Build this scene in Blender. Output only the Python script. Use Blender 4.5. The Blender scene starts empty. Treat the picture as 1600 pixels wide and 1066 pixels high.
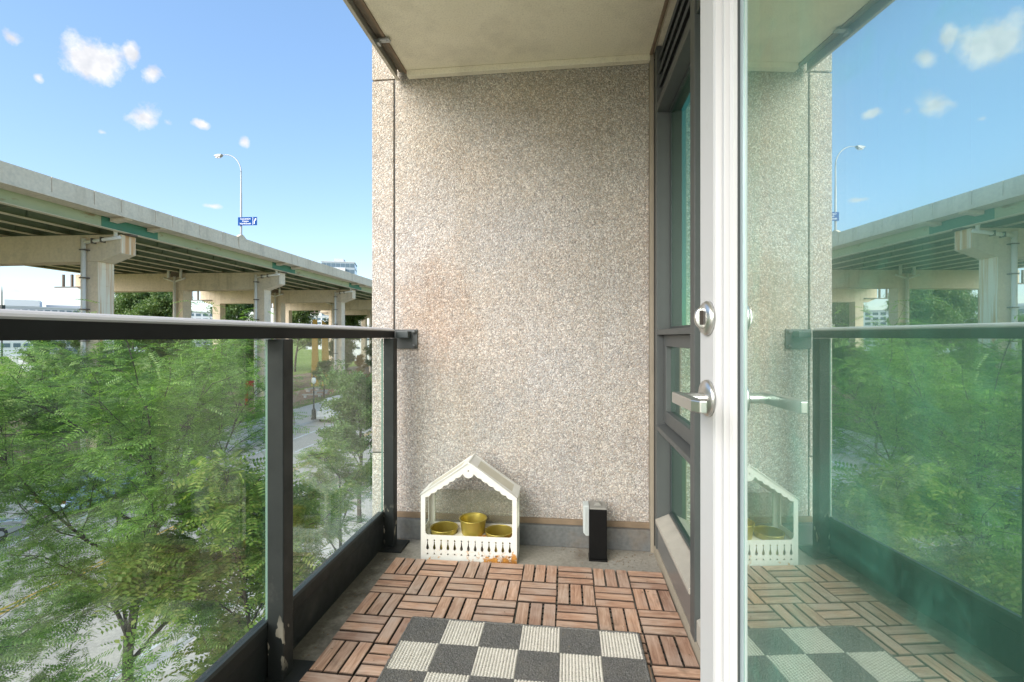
import bpy, bmesh, math, random
import numpy as np
from mathutils import Vector, Matrix, noise as mnoise

scene = bpy.context.scene
COL = scene.collection
R = math.radians
random.seed(7)
rng = np.random.default_rng(7)

# ------------------------------------------------------------------ camera
EYE = 1.018
YAW = 0.1178                       # camera turned this far left of the balcony axis (+Y)
FPX, W0, H0, CY = 738.0, 1600.0, 1066.0, 526.4
cam_d = bpy.data.cameras.new('camera')
cam = bpy.data.objects.new('camera', cam_d)
COL.objects.link(cam)
cam.location = (0, 0, EYE)
cam.rotation_euler = (R(90), 0, YAW)
cam_d.sensor_width = 36.0
cam_d.lens = 36.0 * FPX / W0
cam_d.shift_y = -(H0 / 2 - CY) / W0
cam_d.clip_start = 0.02
cam_d.clip_end = 5000
scene.camera = cam

# ------------------------------------------------------------------ light
SUN_VEC = Vector((-0.45, -0.74, 0.50)).normalized()      # towards the sun: over the railing, behind the camera
SUN_EL = math.asin(SUN_VEC.z)
SUN_AZ = math.atan2(SUN_VEC.x, SUN_VEC.y)
sun_d = bpy.data.lights.new('sun', 'SUN')
sun_d.energy = 2.1
sun_d.angle = R(58)
sun_d.color = (1.0, 0.94, 0.86)
sun = bpy.data.objects.new('sun', sun_d)
COL.objects.link(sun)
sun.rotation_euler = SUN_VEC.to_track_quat('Z', 'Y').to_euler()
sun.location = (-30, -30, 40)

scene.view_settings.view_transform = 'Standard'
scene.view_settings.look = 'None'
scene.view_settings.exposure = 1.65
scene.view_settings.gamma = 1.0
scene.view_settings.use_curve_mapping = False
scene.render.engine = 'CYCLES'
scene.cycles.transparent_max_bounces = 16
scene.cycles.max_bounces = 7
scene.cycles.diffuse_bounces = 5


def pix_ray(u, v):
    a = (u - W0 / 2) / FPX
    b = -(v - CY) / FPX
    c, s = math.cos(YAW), math.sin(YAW)
    return Vector((c * a - s, s * a + c, b)).normalized()


def build_world():
    w = bpy.data.worlds.new('World')
    scene.world = w
    w.use_nodes = True
    nt = w.node_tree
    nt.nodes.clear()
    N, L = nt.nodes, nt.links
    out = N.new('ShaderNodeOutputWorld')
    bg = N.new('ShaderNodeBackground')
    bg.inputs['Strength'].default_value = 0.15
    sky = N.new('ShaderNodeTexSky')
    sky.sky_type = 'NISHITA'
    sky.sun_disc = False
    sky.sun_elevation = SUN_EL
    sky.sun_rotation = SUN_AZ
    sky.air_density = 1.0
    sky.dust_density = 0.6
    sky.ozone_density = 2.5
    sky.altitude = 80
    tc = N.new('ShaderNodeTexCoord')
    # fair weather clouds: soft blobs at fixed directions all round the sky, edges broken by noise
    nz = N.new('ShaderNodeTexNoise')
    nz.inputs['Scale'].default_value = 21.0
    nz.inputs['Detail'].default_value = 6.0
    nz.inputs['Roughness'].default_value = 0.6
    L.new(tc.outputs['Generated'], nz.inputs['Vector'])
    clouds = []
    for (u, v, a, b, k) in [(152, 96, 66, 30, 1.0), (206, 86, 18, 24, .8), (238, 117, 25, 15, 0.9), (226, 182, 52, 24, 1.0),
                            (262, 192, 28, 14, .9), (316, 194, 28, 10, 0.55), (383, 224, 22, 14, 0.5), (20, 60, 24, 13, 0.45),
                            (60, 122, 14, 10, 0.3), (160, 207, 26, 9, 0.3), (40, 455, 50, 14, 0.35), (330, 322, 40, 10, .2)]:
        clouds.append((pix_ray(u, v), a / FPX * .48, b / FPX * .52, k))
    rr = random.Random(5)
    for i in range(6):
        az = -math.pi * 0.72 - i * 0.8
        el = rr.uniform(0.15, 0.65)
        d = Vector((math.sin(az) * math.cos(el), math.cos(az) * math.cos(el), math.sin(el)))
        sz = rr.uniform(.05, .10)
        clouds.append((d, sz, sz * .45, rr.uniform(.5, 1)))
    acc = None

    def math_node(op, a, b, clamp=False):
        m = N.new('ShaderNodeMath')
        m.operation = op
        m.use_clamp = clamp
        for i, x in enumerate((a, b)):
            if x is None:
                continue
            if isinstance(x, (int, float)):
                m.inputs[i].default_value = x
            else:
                L.new(x, m.inputs[i])
        return m.outputs[0]
    for d, a, b, k in clouds:
        right = Vector((d.y, -d.x, 0)).normalized()
        up = right.cross(d).normalized()
        mp = N.new('ShaderNodeMapping')
        mp.vector_type = 'TEXTURE'
        mp.inputs['Location'].default_value = d
        mp.inputs['Rotation'].default_value = Matrix((right, -d, up)).transposed().to_euler()
        mp.inputs['Scale'].default_value = (a, .5, b)
        L.new(tc.outputs['Generated'], mp.inputs['Vector'])
        ln = N.new('ShaderNodeVectorMath')
        ln.operation = 'LENGTH'
        L.new(mp.outputs[0], ln.inputs[0])
        q = math_node('ADD', ln.outputs['Value'], (1 - k) * .55)
        acc = q if acc is None else math_node('MINIMUM', acc, q)
    q = math_node('ADD', math_node('SUBTRACT', 1.0, acc), math_node('MULTIPLY', math_node('SUBTRACT', nz.outputs['Fac'], 0.51), 2.9))
    q = math_node('MULTIPLY', q, 1.6, True)
    acc = math_node('MULTIPLY', q, math_node('MULTIPLY', math_node('SUBTRACT', 1.5, acc), 3.0, True))
    mix = N.new('ShaderNodeMixRGB')
    L.new(acc, mix.inputs['Fac'])
    tint = N.new('ShaderNodeMixRGB')
    tint.blend_type = 'MULTIPLY'
    tint.inputs['Fac'].default_value = 1.0
    tint.inputs['Color2'].default_value = (1.0, .97, 1.0, 1)
    L.new(sky.outputs[0], tint.inputs['Color1'])
    gm = N.new('ShaderNodeGamma')
    gm.inputs['Gamma'].default_value = .60
    L.new(tint.outputs[0], gm.inputs['Color'])
    hs = N.new('ShaderNodeHueSaturation')
    hs.inputs['Saturation'].default_value = 1.36
    hs.inputs['Value'].default_value = 1.12
    L.new(gm.outputs[0], hs.inputs['Color'])
    L.new(hs.outputs[0], mix.inputs['Color1'])
    nz2 = N.new('ShaderNodeTexNoise')
    nz2.inputs['Scale'].default_value = 34.0
    nz2.inputs['Detail'].default_value = 3.0
    L.new(tc.outputs['Generated'], nz2.inputs['Vector'])
    cr = N.new('ShaderNodeValToRGB')
    cr.color_ramp.elements[0].position = .36
    cr.color_ramp.elements[0].color = (1.7, 1.76, 1.9, 1)
    cr.color_ramp.elements[1].position = .58
    cr.color_ramp.elements[1].color = (2.25, 2.25, 2.3, 1)
    L.new(nz2.outputs['Fac'], cr.inputs['Fac'])
    L.new(cr.outputs['Color'], mix.inputs['Color2'])
    L.new(mix.outputs[0], bg.inputs['Color'])
    L.new(bg.outputs[0], out.inputs['Surface'])


build_world()

# ------------------------------------------------------------------ materials


class NT:
    def __init__(self, name):
        self.m = bpy.data.materials.new(name)
        self.m.use_nodes = True
        self.t = self.m.node_tree
        self.t.nodes.clear()
        self.out = self.n('ShaderNodeOutputMaterial')

    def n(self, typ, **kw):
        nd = self.t.nodes.new(typ)
        for k, v in kw.items():
            setattr(nd, k, v)
        return nd

    def l(self, a, b):
        self.t.links.new(a, b)

    def setin(self, nd, key, v):
        s = nd.inputs[key]
        if hasattr(v, 'node'):
            self.l(v, s)
        else:
            if isinstance(v, (tuple, list)) and len(v) == 3 and s.type == 'RGBA':
                v = (*v, 1)
            s.default_value = v

    def coord(self, kind='Object', scale=(1, 1, 1), rot=(0, 0, 0), rand=False):
        tc = self.n('ShaderNodeTexCoord')
        mp = self.n('ShaderNodeMapping')
        mp.inputs['Scale'].default_value = scale
        mp.inputs['Rotation'].default_value = rot
        self.l(tc.outputs[kind], mp.inputs['Vector'])
        if rand:
            oi = self.n('ShaderNodeObjectInfo')
            mu = self.n('ShaderNodeMath', operation='MULTIPLY')
            mu.inputs[1].default_value = 37.0
            self.l(oi.outputs['Random'], mu.inputs[0])
            cx = self.n('ShaderNodeCombineXYZ')
            self.l(mu.outputs[0], cx.inputs[0])
            self.l(mu.outputs[0], cx.inputs[2])
            self.l(cx.outputs[0], mp.inputs['Location'])
        return mp.outputs[0]

    def noise(self, vec, scale, detail=4, rough=0.55, dist=0.0):
        nz = self.n('ShaderNodeTexNoise')
        self.l(vec, nz.inputs['Vector'])
        nz.inputs['Scale'].default_value = scale
        nz.inputs['Detail'].default_value = detail
        nz.inputs['Roughness'].default_value = rough
        nz.inputs['Distortion'].default_value = dist
        return nz.outputs['Fac']

    def voro(self, vec, scale, out='Color', feature='F1', rnd=1.0):
        v = self.n('ShaderNodeTexVoronoi', feature=feature)
        self.l(vec, v.inputs['Vector'])
        v.inputs['Scale'].default_value = scale
        v.inputs['Randomness'].default_value = rnd
        return v.outputs[out]

    def ramp(self, fac, stops, interp='LINEAR'):
        r = self.n('ShaderNodeValToRGB')
        cr = r.color_ramp
        cr.interpolation = interp
        while len(cr.elements) < len(stops):
            cr.elements.new(0.5)
        for e, (p, c) in zip(cr.elements, stops):
            e.position = p
            if isinstance(c, (int, float)):
                c = (c, c, c)
            e.color = (*c, 1)
        self.l(fac, r.inputs['Fac'])
        return r.outputs['Color']

    def mix(self, fac, a, b, mode='MIX'):
        m = self.n('ShaderNodeMixRGB', blend_type=mode)
        self.setin(m, 'Fac', fac)
        self.setin(m, 'Color1', a)
        self.setin(m, 'Color2', b)
        return m.outputs[0]

    def math(self, op, a, b=None, clamp=False):
        m = self.n('ShaderNodeMath', operation=op)
        m.use_clamp = clamp
        self.setin(m, 0, a)
        if b is not None:
            self.setin(m, 1, b)
        return m.outputs[0]

    def sep(self, vec, i):
        s = self.n('ShaderNodeSeparateXYZ')
        self.l(vec, s.inputs[0])
        return s.outputs[i]

    def bump(self, h, strength=0.3, dist=0.01):
        b = self.n('ShaderNodeBump')
        b.inputs['Strength'].default_value = strength
        b.inputs['Distance'].default_value = dist
        self.l(h, b.inputs['Height'])
        return b.outputs[0]

    def pbr(self, color, rough=0.6, metal=0.0, normal=None, spec=0.5):
        p = self.n('ShaderNodeBsdfPrincipled')
        self.setin(p, 'Base Color', color)
        self.setin(p, 'Roughness', rough)
        self.setin(p, 'Metallic', metal)
        self.setin(p, 'Specular IOR Level', spec)
        if normal is not None:
            self.l(normal, p.inputs['Normal'])
        return p.outputs[0]

    def done(self, sh):
        self.l(sh, self.out.inputs['Surface'])
        return self.m


M = {}


def simple(name, col, rough=0.5, metal=0.0, var=0.15, scale=8.0, bump=0.0, spec=0.5, rand=0.0):
    t = NT(name)
    v = t.coord(rand=rand > 0)
    f = t.noise(v, scale, 5)
    c = t.mix(f, tuple(x * (1 - var) for x in col), tuple(min(1, x * (1 + var)) for x in col))
    if rand:
        oi = t.n('ShaderNodeObjectInfo')
        k = t.math('ADD', t.math('MULTIPLY', oi.outputs['Random'], 2 * rand), 1 - rand)
        c = t.mix(1.0, c, k, 'MULTIPLY')
    nm = t.bump(t.noise(v, scale * 6, 4), bump, .004) if bump else None
    M[name] = t.done(t.pbr(c, rough, metal, nm, spec))
    return M[name]


def mat_aggregate(name, base, stain=1.0, contrast=1.0):
    t = NT(name)
    v = t.coord()
    c1 = t.voro(v, 175)
    g = t.math('MULTIPLY', t.sep(c1, 0), 1.0)
    peb = t.ramp(g, [(0.0, tuple(b * .62 for b in base)), (.14, tuple(b * .86 for b in base)), (.42, (base[0] * 1.04, base[1] * .94, base[2] * .86)),
                     (.62, (base[0] * .88, base[1] * .93, base[2] * .97)), (.80, tuple(min(1, b * 1.18) for b in base)), (1.0, tuple(min(1, b * 1.5) for b in base))])
    d = t.voro(v, 175, 'Distance')
    gap = t.ramp(d, [(0.40, 1.0), (0.72, 0.74 / contrast)])
    col = t.mix(1.0, peb, gap, 'MULTIPLY')
    c2 = t.voro(v, 80)
    big = t.ramp(t.sep(c2, 1), [(0.0, .78), (.5, 1.0), (1.0, 1.16)])
    col = t.mix(.6, col, t.mix(1.0, col, big, 'MULTIPLY'))
    # darker yellow-green towards the slab above; weather stains: rusty run below, grime
    n1 = t.noise(v, 1.7, 5, .6)
    st = t.ramp(n1, [(.42, 0.0), (.62, 1.0)])
    col = t.mix(t.math('MULTIPLY', st, .40 * stain), col, t.mix(1.0, col, (.93, .83, .70), 'MULTIPLY'))
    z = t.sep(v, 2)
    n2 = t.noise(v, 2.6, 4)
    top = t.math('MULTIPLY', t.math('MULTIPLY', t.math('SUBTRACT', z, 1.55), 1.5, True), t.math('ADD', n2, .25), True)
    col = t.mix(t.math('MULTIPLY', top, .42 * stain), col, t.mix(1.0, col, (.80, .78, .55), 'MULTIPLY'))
    vs = t.coord(scale=(9, 9, .35))
    run = t.ramp(t.noise(vs, 1.0, 4), [(.50, 0.0), (.75, 1.0)])
    col = t.mix(t.math('MULTIPLY', run, .28 * stain), col, t.mix(1.0, col, (.72, .66, .55), 'MULTIPLY'))
    patch = t.ramp(t.noise(v, 3.3, 6, .65), [(.3, .86), (.7, 1.10)])
    col = t.mix(.8 * stain, col, t.mix(1.0, col, patch, 'MULTIPLY'))
    # rust-brown weathering around the rail fixing, splash dirt along the base
    rel = t.n('ShaderNodeVectorMath', operation='SUBTRACT')
    t.l(v, rel.inputs[0])
    rel.inputs[1].default_value = (-.70, -.09, 1.16)
    sc_ = t.n('ShaderNodeVectorMath', operation='MULTIPLY')
    t.l(rel.outputs[0], sc_.inputs[0])
    sc_.inputs[1].default_value = (3.6, .5, 2.6)
    ln_ = t.n('ShaderNodeVectorMath', operation='LENGTH')
    t.l(sc_.outputs[0], ln_.inputs[0])
    sp_ = t.math('MULTIPLY', t.math('ADD', t.math('SUBTRACT', 1.0, ln_.outputs['Value']), t.math('MULTIPLY', t.math('SUBTRACT', t.noise(v, 9, 5), .5), 1.6)), 1.2, True)
    col = t.mix(t.math('MULTIPLY', sp_, .55 * stain), col, t.mix(1.0, col, (.86, .66, .50), 'MULTIPLY'))
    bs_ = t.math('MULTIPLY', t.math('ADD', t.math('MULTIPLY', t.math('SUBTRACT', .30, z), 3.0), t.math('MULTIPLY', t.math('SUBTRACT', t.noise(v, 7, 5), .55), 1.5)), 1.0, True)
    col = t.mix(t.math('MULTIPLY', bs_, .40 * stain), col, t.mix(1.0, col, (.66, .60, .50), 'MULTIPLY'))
    nm = t.bump(t.math('SUBTRACT', 1.0, d), .8, .006)
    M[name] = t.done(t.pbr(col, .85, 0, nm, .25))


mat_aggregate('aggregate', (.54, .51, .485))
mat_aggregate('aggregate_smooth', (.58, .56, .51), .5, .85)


def mat_stucco():
    t = NT('stucco')
    v = t.coord()
    n = t.noise(v, 5, 5, .6)
    c = t.mix(n, (.80, .73, .55), (.90, .84, .66))
    d = t.ramp(t.noise(v, 2.4, 7, .65), [(.48, 0.), (.70, 1.)])
    c = t.mix(t.math('MULTIPLY', d, .50), c, (.50, .45, .34))
    sp = t.ramp(t.noise(v, 130, 3), [(.28, .86), (.52, 1.0)])
    c = t.mix(1.0, c, sp, 'MULTIPLY')
    nm = t.bump(t.noise(v, 160, 4), .7, .004)
    M['stucco'] = t.done(t.pbr(c, .9, 0, nm, .2))


mat_stucco()


def mat_concrete(name, c1, c2, stain=(.30, .24, .18), amt=.5, sc=3.0, fine=60):
    t = NT(name)
    v = t.coord()
    c = t.mix(t.noise(v, sc, 6, .6), c1, c2)
    s = t.ramp(t.noise(v, sc * .7, 6, .62, .3), [(.52, 0.), (.72, 1.)])
    c = t.mix(t.math('MULTIPLY', s, amt), c, stain)
    c = t.mix(1.0, c, t.ramp(t.noise(v, fine, 4), [(.25, .78), (.65, 1.05)]), 'MULTIPLY')
    nm = t.bump(t.noise(v, fine * 1.5, 4), .35, .004)
    M[name] = t.done(t.pbr(c, .88, 0, nm, .25))


_t = NT('floor_concrete')
_v = _t.coord()
_c = _t.mix(_t.noise(_v, 5, 6, .6), (.25, .235, .20), (.40, .375, .325))
_s = _t.ramp(_t.noise(_v, 3.5, 6, .62, .3), [(.52, 0.), (.72, 1.)])
_c = _t.mix(_t.math('MULTIPLY', _s, .7), _c, (.13, .095, .065))
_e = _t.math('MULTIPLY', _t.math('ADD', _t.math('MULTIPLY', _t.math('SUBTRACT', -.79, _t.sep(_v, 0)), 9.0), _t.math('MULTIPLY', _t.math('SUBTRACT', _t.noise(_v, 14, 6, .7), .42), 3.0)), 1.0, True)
_c = _t.mix(_t.math('MULTIPLY', _e, _t.math('MULTIPLY', _t.math('LESS_THAN', _t.sep(_v, 0), -.74), .78)), _c, (.085, .082, .068))  # dark strip along the railing: kick plate's shade painted in, with grime
_c = _t.mix(1.0, _c, _t.ramp(_t.noise(_v, 70, 4), [(.25, .78), (.65, 1.05)]), 'MULTIPLY')
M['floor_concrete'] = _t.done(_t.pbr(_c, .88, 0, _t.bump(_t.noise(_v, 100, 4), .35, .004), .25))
mat_concrete('curb_grey', (.12, .125, .125), (.19, .195, .19), (.20, .16, .12), .6, 6)
mat_concrete('sidewalk', (.66, .60, .51), (.80, .74, .64), (.50, .45, .38), .4, .35, 9)
mat_concrete('kerb', (.52, .50, .46), (.66, .64, .60), (.34, .31, .27), .4, .5, 9)
mat_concrete('asphalt', (.50, .445, .37), (.62, .56, .47), (.40, .36, .30), .5, .22, 10)
mat_concrete('dirt', (.20, .15, .10), (.32, .25, .18), (.12, .09, .06), .6, .5, 9)
mat_concrete('mulch', (.36, .22, .15), (.50, .34, .25), (.22, .13, .09), .5, .8, 12)


def mat_viaduct():
    t = NT('viaduct_concrete')
    v = t.coord()
    c = t.mix(t.noise(v, .35, 6, .6), (.68, .565, .43), (.85, .735, .58))
    vs = t.coord(scale=(1.2, 1.2, .10))
    st = t.ramp(t.noise(vs, 1.1, 5, .6), [(.52, 0.), (.80, 1.)])
    c = t.mix(t.math('MULTIPLY', st, .62), c, (.44, .35, .25))
    pt = t.ramp(t.noise(v, .8, 5), [(.56, 0.), (.64, 1.)])
    c = t.mix(t.math('MULTIPLY', pt, .25), c, (.48, .42, .35))
    c = t.mix(1.0, c, t.ramp(t.noise(v, 5, 4), [(.25, .88), (.65, 1.04)]), 'MULTIPLY')
    M['viaduct_concrete'] = t.done(t.pbr(c, .9, 0, t.bump(t.noise(v, 9, 4), .3, .02), .2))
    t = NT('rusty_concrete')
    v = t.coord()
    c = t.mix(t.noise(v, .35, 6, .6), (.80, .69, .53), (.90, .80, .64))
    vs = t.coord(scale=(1.5, 1.5, .05))
    st = t.ramp(t.noise(vs, 1.9, 5, .6), [(.47, 0.), (.60, 1.)])
    c = t.mix(t.math('MULTIPLY', st, .8), c, (.62, .30, .10))
    M['rusty_concrete'] = t.done(t.pbr(c, .9, 0, None, .2))


mat_viaduct()


def mat_girder():
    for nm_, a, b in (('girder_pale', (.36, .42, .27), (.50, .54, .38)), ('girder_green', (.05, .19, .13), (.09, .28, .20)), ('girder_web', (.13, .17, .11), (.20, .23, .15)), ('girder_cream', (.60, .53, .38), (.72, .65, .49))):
        t = NT(nm_)
        v = t.coord()
        c = t.mix(t.noise(v, .6, 5), a, b)
        vs = t.coord(scale=(1, .5, 1.4))
        r = t.ramp(t.noise(vs, 1.0, 6, .65), [(.58, 0.), (.68, 1.)])
        c = t.mix(t.math('MULTIPLY', r, .75 if nm_ == 'girder_pale' else .35), c, (.24, .115, .055))
        M[nm_] = t.done(t.pbr(c, .65))


mat_girder()


def mat_wood():
    t = NT('deck_wood')
    v = t.coord(scale=(1.0, 9.0, 9.0), rand=True)
    g = t.noise(v, 9.0, 8, .65, .9)
    c = t.ramp(g, [(.28, (.29, .155, .10)), (.5, (.48, .29, .20)), (.72, (.67, .465, .345))])
    oi = t.n('ShaderNodeObjectInfo')
    tone = t.ramp(oi.outputs['Random'], [(0, (.74, .74, .76)), (.35, (1.02, .97, .92)), (.7, (.94, 1.0, 1.02)), (1, (1.22, 1.18, 1.12))])
    c = t.mix(1.0, c, tone, 'MULTIPLY')
    v2 = t.coord(scale=(1, 1, 1), rand=True)
    grey = t.ramp(t.noise(v2, 6, 5, .6), [(.46, 0.), (.70, 1.)])
    c = t.mix(t.math('MULTIPLY', grey, .62), c, (.56, .45, .375))
    dk = t.ramp(t.noise(v2, 13, 5, .6), [(.60, 0.), (.74, 1.)])
    c = t.mix(t.math('MULTIPLY', dk, .5), c, (.14, .09, .06))
    nm = t.bump(g, .35, .003)
    M['deck_wood'] = t.done(t.pbr(c, t.ramp(g, [(.3, .62), (.7, .45)]), 0, nm, .4))


mat_wood()


def mat_rug():
    for nm_, a, b in (('rug_dark', (.050, .048, .044), (.25, .24, .225)), ('rug_light', (.50, .455, .385), (.80, .755, .67))):
        t = NT(nm_)
        v = t.coord(rand=True)
        n = t.noise(v, 420, 3, .7)
        c = t.mix(t.ramp(n, [(.38, 0.), (.62, 1.)]), a, b)
        if nm_ == 'rug_dark':
            f = t.ramp(t.noise(v, 700, 2, .6), [(.60, 0.), (.70, 1.)])
            c = t.mix(t.math('MULTIPLY', f, .85), c, (.52, .52, .50))
        d = t.ramp(t.noise(v, 18, 5), [(.45, 0.), (.75, 1.)])
        c = t.mix(t.math('MULTIPLY', d, .18), c, (.30, .26, .2))
        M[nm_] = t.done(t.pbr(c, .95, 0, t.bump(n, .6, .003), .1))


mat_rug()


def mat_white_metal():
    t = NT('white_metal')
    v = t.coord()
    c = t.mix(t.noise(v, 9, 5), (.74, .72, .66), (.86, .85, .81))
    dirt = t.ramp(t.noise(v, 22, 6, .65), [(.56, 0.), (.75, 1.)])
    c = t.mix(t.math('MULTIPLY', dirt, .22), c, (.50, .43, .32))
    # rust bleeding out of the bottom edge at the right hand corner
    x, z = t.sep(v, 0), t.sep(v, 2)
    n = t.noise(v, 38, 6, .7)
    a = t.math('SUBTRACT', 1.0, t.math('MULTIPLY', z, 18.0))
    b = t.math('MULTIPLY', t.math('SUBTRACT', x, .20), 5.2, True)
    r = t.math('MULTIPLY', t.math('ADD', t.math('MULTIPLY', a, b), t.math('MULTIPLY', t.math('SUBTRACT', n, .58), 3.2)), 3.0, True)
    r = t.math('MULTIPLY', r, t.math('GREATER_THAN', a, 0.0))
    c = t.mix(r, c, t.ramp(n, [(.35, (.16, .055, .015)), (.60, (.62, .27, .05)), (.8, (.72, .42, .12))]))
    M['white_metal'] = t.done(t.pbr(c, .42, 0, t.bump(n, .08, .002)))


mat_white_metal()


def mat_worn_dark():
    for nm_ in ('rail_metal', 'post_metal'):
        t = NT(nm_)
        v = t.coord()
        c = t.mix(t.noise(v, 12, 5), (.014, .017, .017), (.030, .034, .034))
        d = t.ramp(t.noise(v, 5, 7, .7), [(.60, 0.), (.74, 1.)])
        c = t.mix(t.math('MULTIPLY', d, .35), c, (.13, .12, .105))
        if nm_ == 'post_metal':     # flaked paint with bare primer low on the posts
            z = t.sep(v, 2)
            low = t.math('MULTIPLY', t.math('SUBTRACT', .22, z), 9.0, True)
            hi = t.math('MULTIPLY', t.math('SUBTRACT', z, .02), 14.0, True)
            vz = t.coord(scale=(1, 1, .45))
            ch = t.ramp(t.noise(vz, 26, 3, .5), [(.56, 0.), (.57, 1.)])
            c = t.mix(t.math('MULTIPLY', t.math('MULTIPLY', ch, low), hi), c, (.42, .38, .31))
        M[nm_] = t.done(t.pbr(c, t.ramp(t.noise(v, 20, 4), [(.3, .42), (.7, .6)]), 0, t.bump(t.noise(v, 60, 3), .12, .002), .3))
    t = NT('rail_cap')
    v = t.coord()
    g = t.sep(t.n('ShaderNodeNewGeometry').outputs['Normal'], 2)
    vs = t.coord(scale=(14, 2.0, 4), rot=(0, 0, .5))
    n = t.noise(vs, 2.2, 6, .6, .5)
    c = t.mix(t.noise(v, 12, 5), (.012, .013, .013), (.024, .026, .027))
    top_pale = t.math('MULTIPLY', t.math('MULTIPLY', t.math('SUBTRACT', g, .12), 3.5, True), t.math('ADD', t.math('MULTIPLY', n, .5), .70), True)
    c = t.mix(top_pale, c, (.66, .65, .64))            # pale grey on the upward facing top
    M['rail_cap'] = t.done(t.pbr(c, .6, 0, None, .2))


mat_worn_dark()


def mat_glass():
    # clear, dusty balustrade glass
    t = NT('rail_glass')
    v = t.coord()
    tr = t.n('ShaderNodeBsdfTransparent')
    tr.inputs['Color'].default_value = (.955, .985, .965, 1)
    gl = t.n('ShaderNodeBsdfGlossy')
    gl.inputs['Roughness'].default_value = 0.0
    gl.inputs['Color'].default_value = (.95, 1, .97, 1)
    fr = t.n('ShaderNodeFresnel')
    bf = t.n('ShaderNodeNewGeometry').outputs['Backfacing']
    t.l(t.math('SUBTRACT', 1.42, t.math('MULTIPLY', bf, 1.42 - 1 / 1.42)), fr.inputs['IOR'])
    ms = t.n('ShaderNodeMixShader')
    t.l(fr.outputs[0], ms.inputs[0])
    t.l(tr.outputs[0], ms.inputs[1])
    t.l(gl.outputs[0], ms.inputs[2])
    df = t.n('ShaderNodeBsdfDiffuse')
    df.inputs['Color'].default_value = (.62, .70, .66, 1)
    tl = t.n('ShaderNodeBsdfTranslucent')
    tl.inputs['Color'].default_value = (.60, .70, .66, 1)
    ad = t.n('ShaderNodeMixShader')
    ad.inputs[0].default_value = .5
    t.l(df.outputs[0], ad.inputs[1])
    t.l(tl.outputs[0], ad.inputs[2])
    vs = t.coord(scale=(1, 9, .55))
    streak = t.ramp(t.noise(vs, 2.2, 6, .65), [(.46, 0.), (.80, 1.)])
    sp = t.noise(v, 26, 5, .7)
    z = t.sep(v, 2)
    low = t.math('MULTIPLY', t.math('SUBTRACT', .42, z), 1.7, True)
    far = t.math('MULTIPLY', t.math('SUBTRACT', t.sep(v, 1), .75), 1.0, True)
    f = t.math('ADD', .003, t.math('MULTIPLY', streak, .024))
    f = t.math('ADD', f, t.math('MULTIPLY', t.math('MULTIPLY', low, t.math('ADD', far, .10)), t.math('MULTIPLY', sp, .55)))
    m2 = t.n('ShaderNodeMixShader')
    t.l(f, m2.inputs[0])
    t.l(ms.outputs[0], m2.inputs[1])
    t.l(ad.outputs[0], m2.inputs[2])
    M['rail_glass'] = t.done(m2.outputs[0])
    t = NT('glass_edge')
    M['glass_edge'] = t.done(t.pbr((.16, .26, .215), .2))
    # mirror-coated green solar glass (outer face) for door and windows
    for nm_, fac, tint, haze in (('coated_glass', .84, (.86, .985, .94), .17), ('window_glass', .80, (.74, .92, .84), .03)):
        t = NT(nm_)
        v = t.coord()
        tr = t.n('ShaderNodeBsdfTransparent')
        tr.inputs['Color'].default_value = (.22, .66, .48, 1)
        gl = t.n('ShaderNodeBsdfGlossy')
        gl.inputs['Roughness'].default_value = 0.0
        gl.inputs['Color'].default_value = (*tint, 1)
        gb = t.n('ShaderNodeBsdfGlossy')
        gb.inputs['Roughness'].default_value = .16
        gb.inputs['Color'].default_value = (*tint, 1)
        gx_ = t.n('ShaderNodeMixShader')
        gx_.inputs[0].default_value = .28 if nm_ == 'coated_glass' else .05
        t.l(gl.outputs[0], gx_.inputs[1])
        t.l(gb.outputs[0], gx_.inputs[2])
        ms = t.n('ShaderNodeMixShader')
        ms.inputs[0].default_value = fac
        t.l(tr.outputs[0], ms.inputs[1])
        t.l(gx_.outputs[0], ms.inputs[2])
        df = t.n('ShaderNodeBsdfDiffuse')
        df.inputs['Color'].default_value = (.15, .52, .38, 1)  # green veil: room light through the tinted glass, painted in with streaky dirt
        vs = t.coord(scale=(11, 11, .35))
        streak = t.ramp(t.noise(vs, 1.2, 5, .6), [(.45, 0.), (.8, 1.)])
        wipe = t.ramp(t.noise(v, 7, 5, .6, 1.2), [(.55, 0.), (.75, 1.)])
        f = t.math('ADD', t.math('MULTIPLY', streak, haze), t.math('MULTIPLY', wipe, haze * .8))
        f = t.math('ADD', f, haze * .5)
        m2 = t.n('ShaderNodeMixShader')
        t.l(f, m2.inputs[0])
        t.l(ms.outputs[0], m2.inputs[1])
        t.l(df.outputs[0], m2.inputs[2])
        M[nm_] = t.done(m2.outputs[0])
    for nm_, c in (('green_glass', (.55, .92, .76)), ('clear_glass', (.88, .90, .86))):
        t = NT(nm_)
        tr = t.n('ShaderNodeBsdfTransparent')
        tr.inputs['Color'].default_value = (*c, 1)
        gl = t.n('ShaderNodeBsdfGlossy')
        gl.inputs['Roughness'].default_value = .05
        ms = t.n('ShaderNodeMixShader')
        ms.inputs[0].default_value = .05
        t.l(tr.outputs[0], ms.inputs[1])
        t.l(gl.outputs[0], ms.inputs[2])
        df = t.n('ShaderNodeBsdfDiffuse')
        df.inputs['Color'].default_value = (.6, .56, .46, 1)
        m2 = t.n('ShaderNodeMixShader')
        m2.inputs[0].default_value = .10 if nm_ == 'clear_glass' else 0.0
        t.l(ms.outputs[0], m2.inputs[1])
        t.l(df.outputs[0], m2.inputs[2])
        M[nm_] = t.done(m2.outputs[0])


mat_glass()


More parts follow.
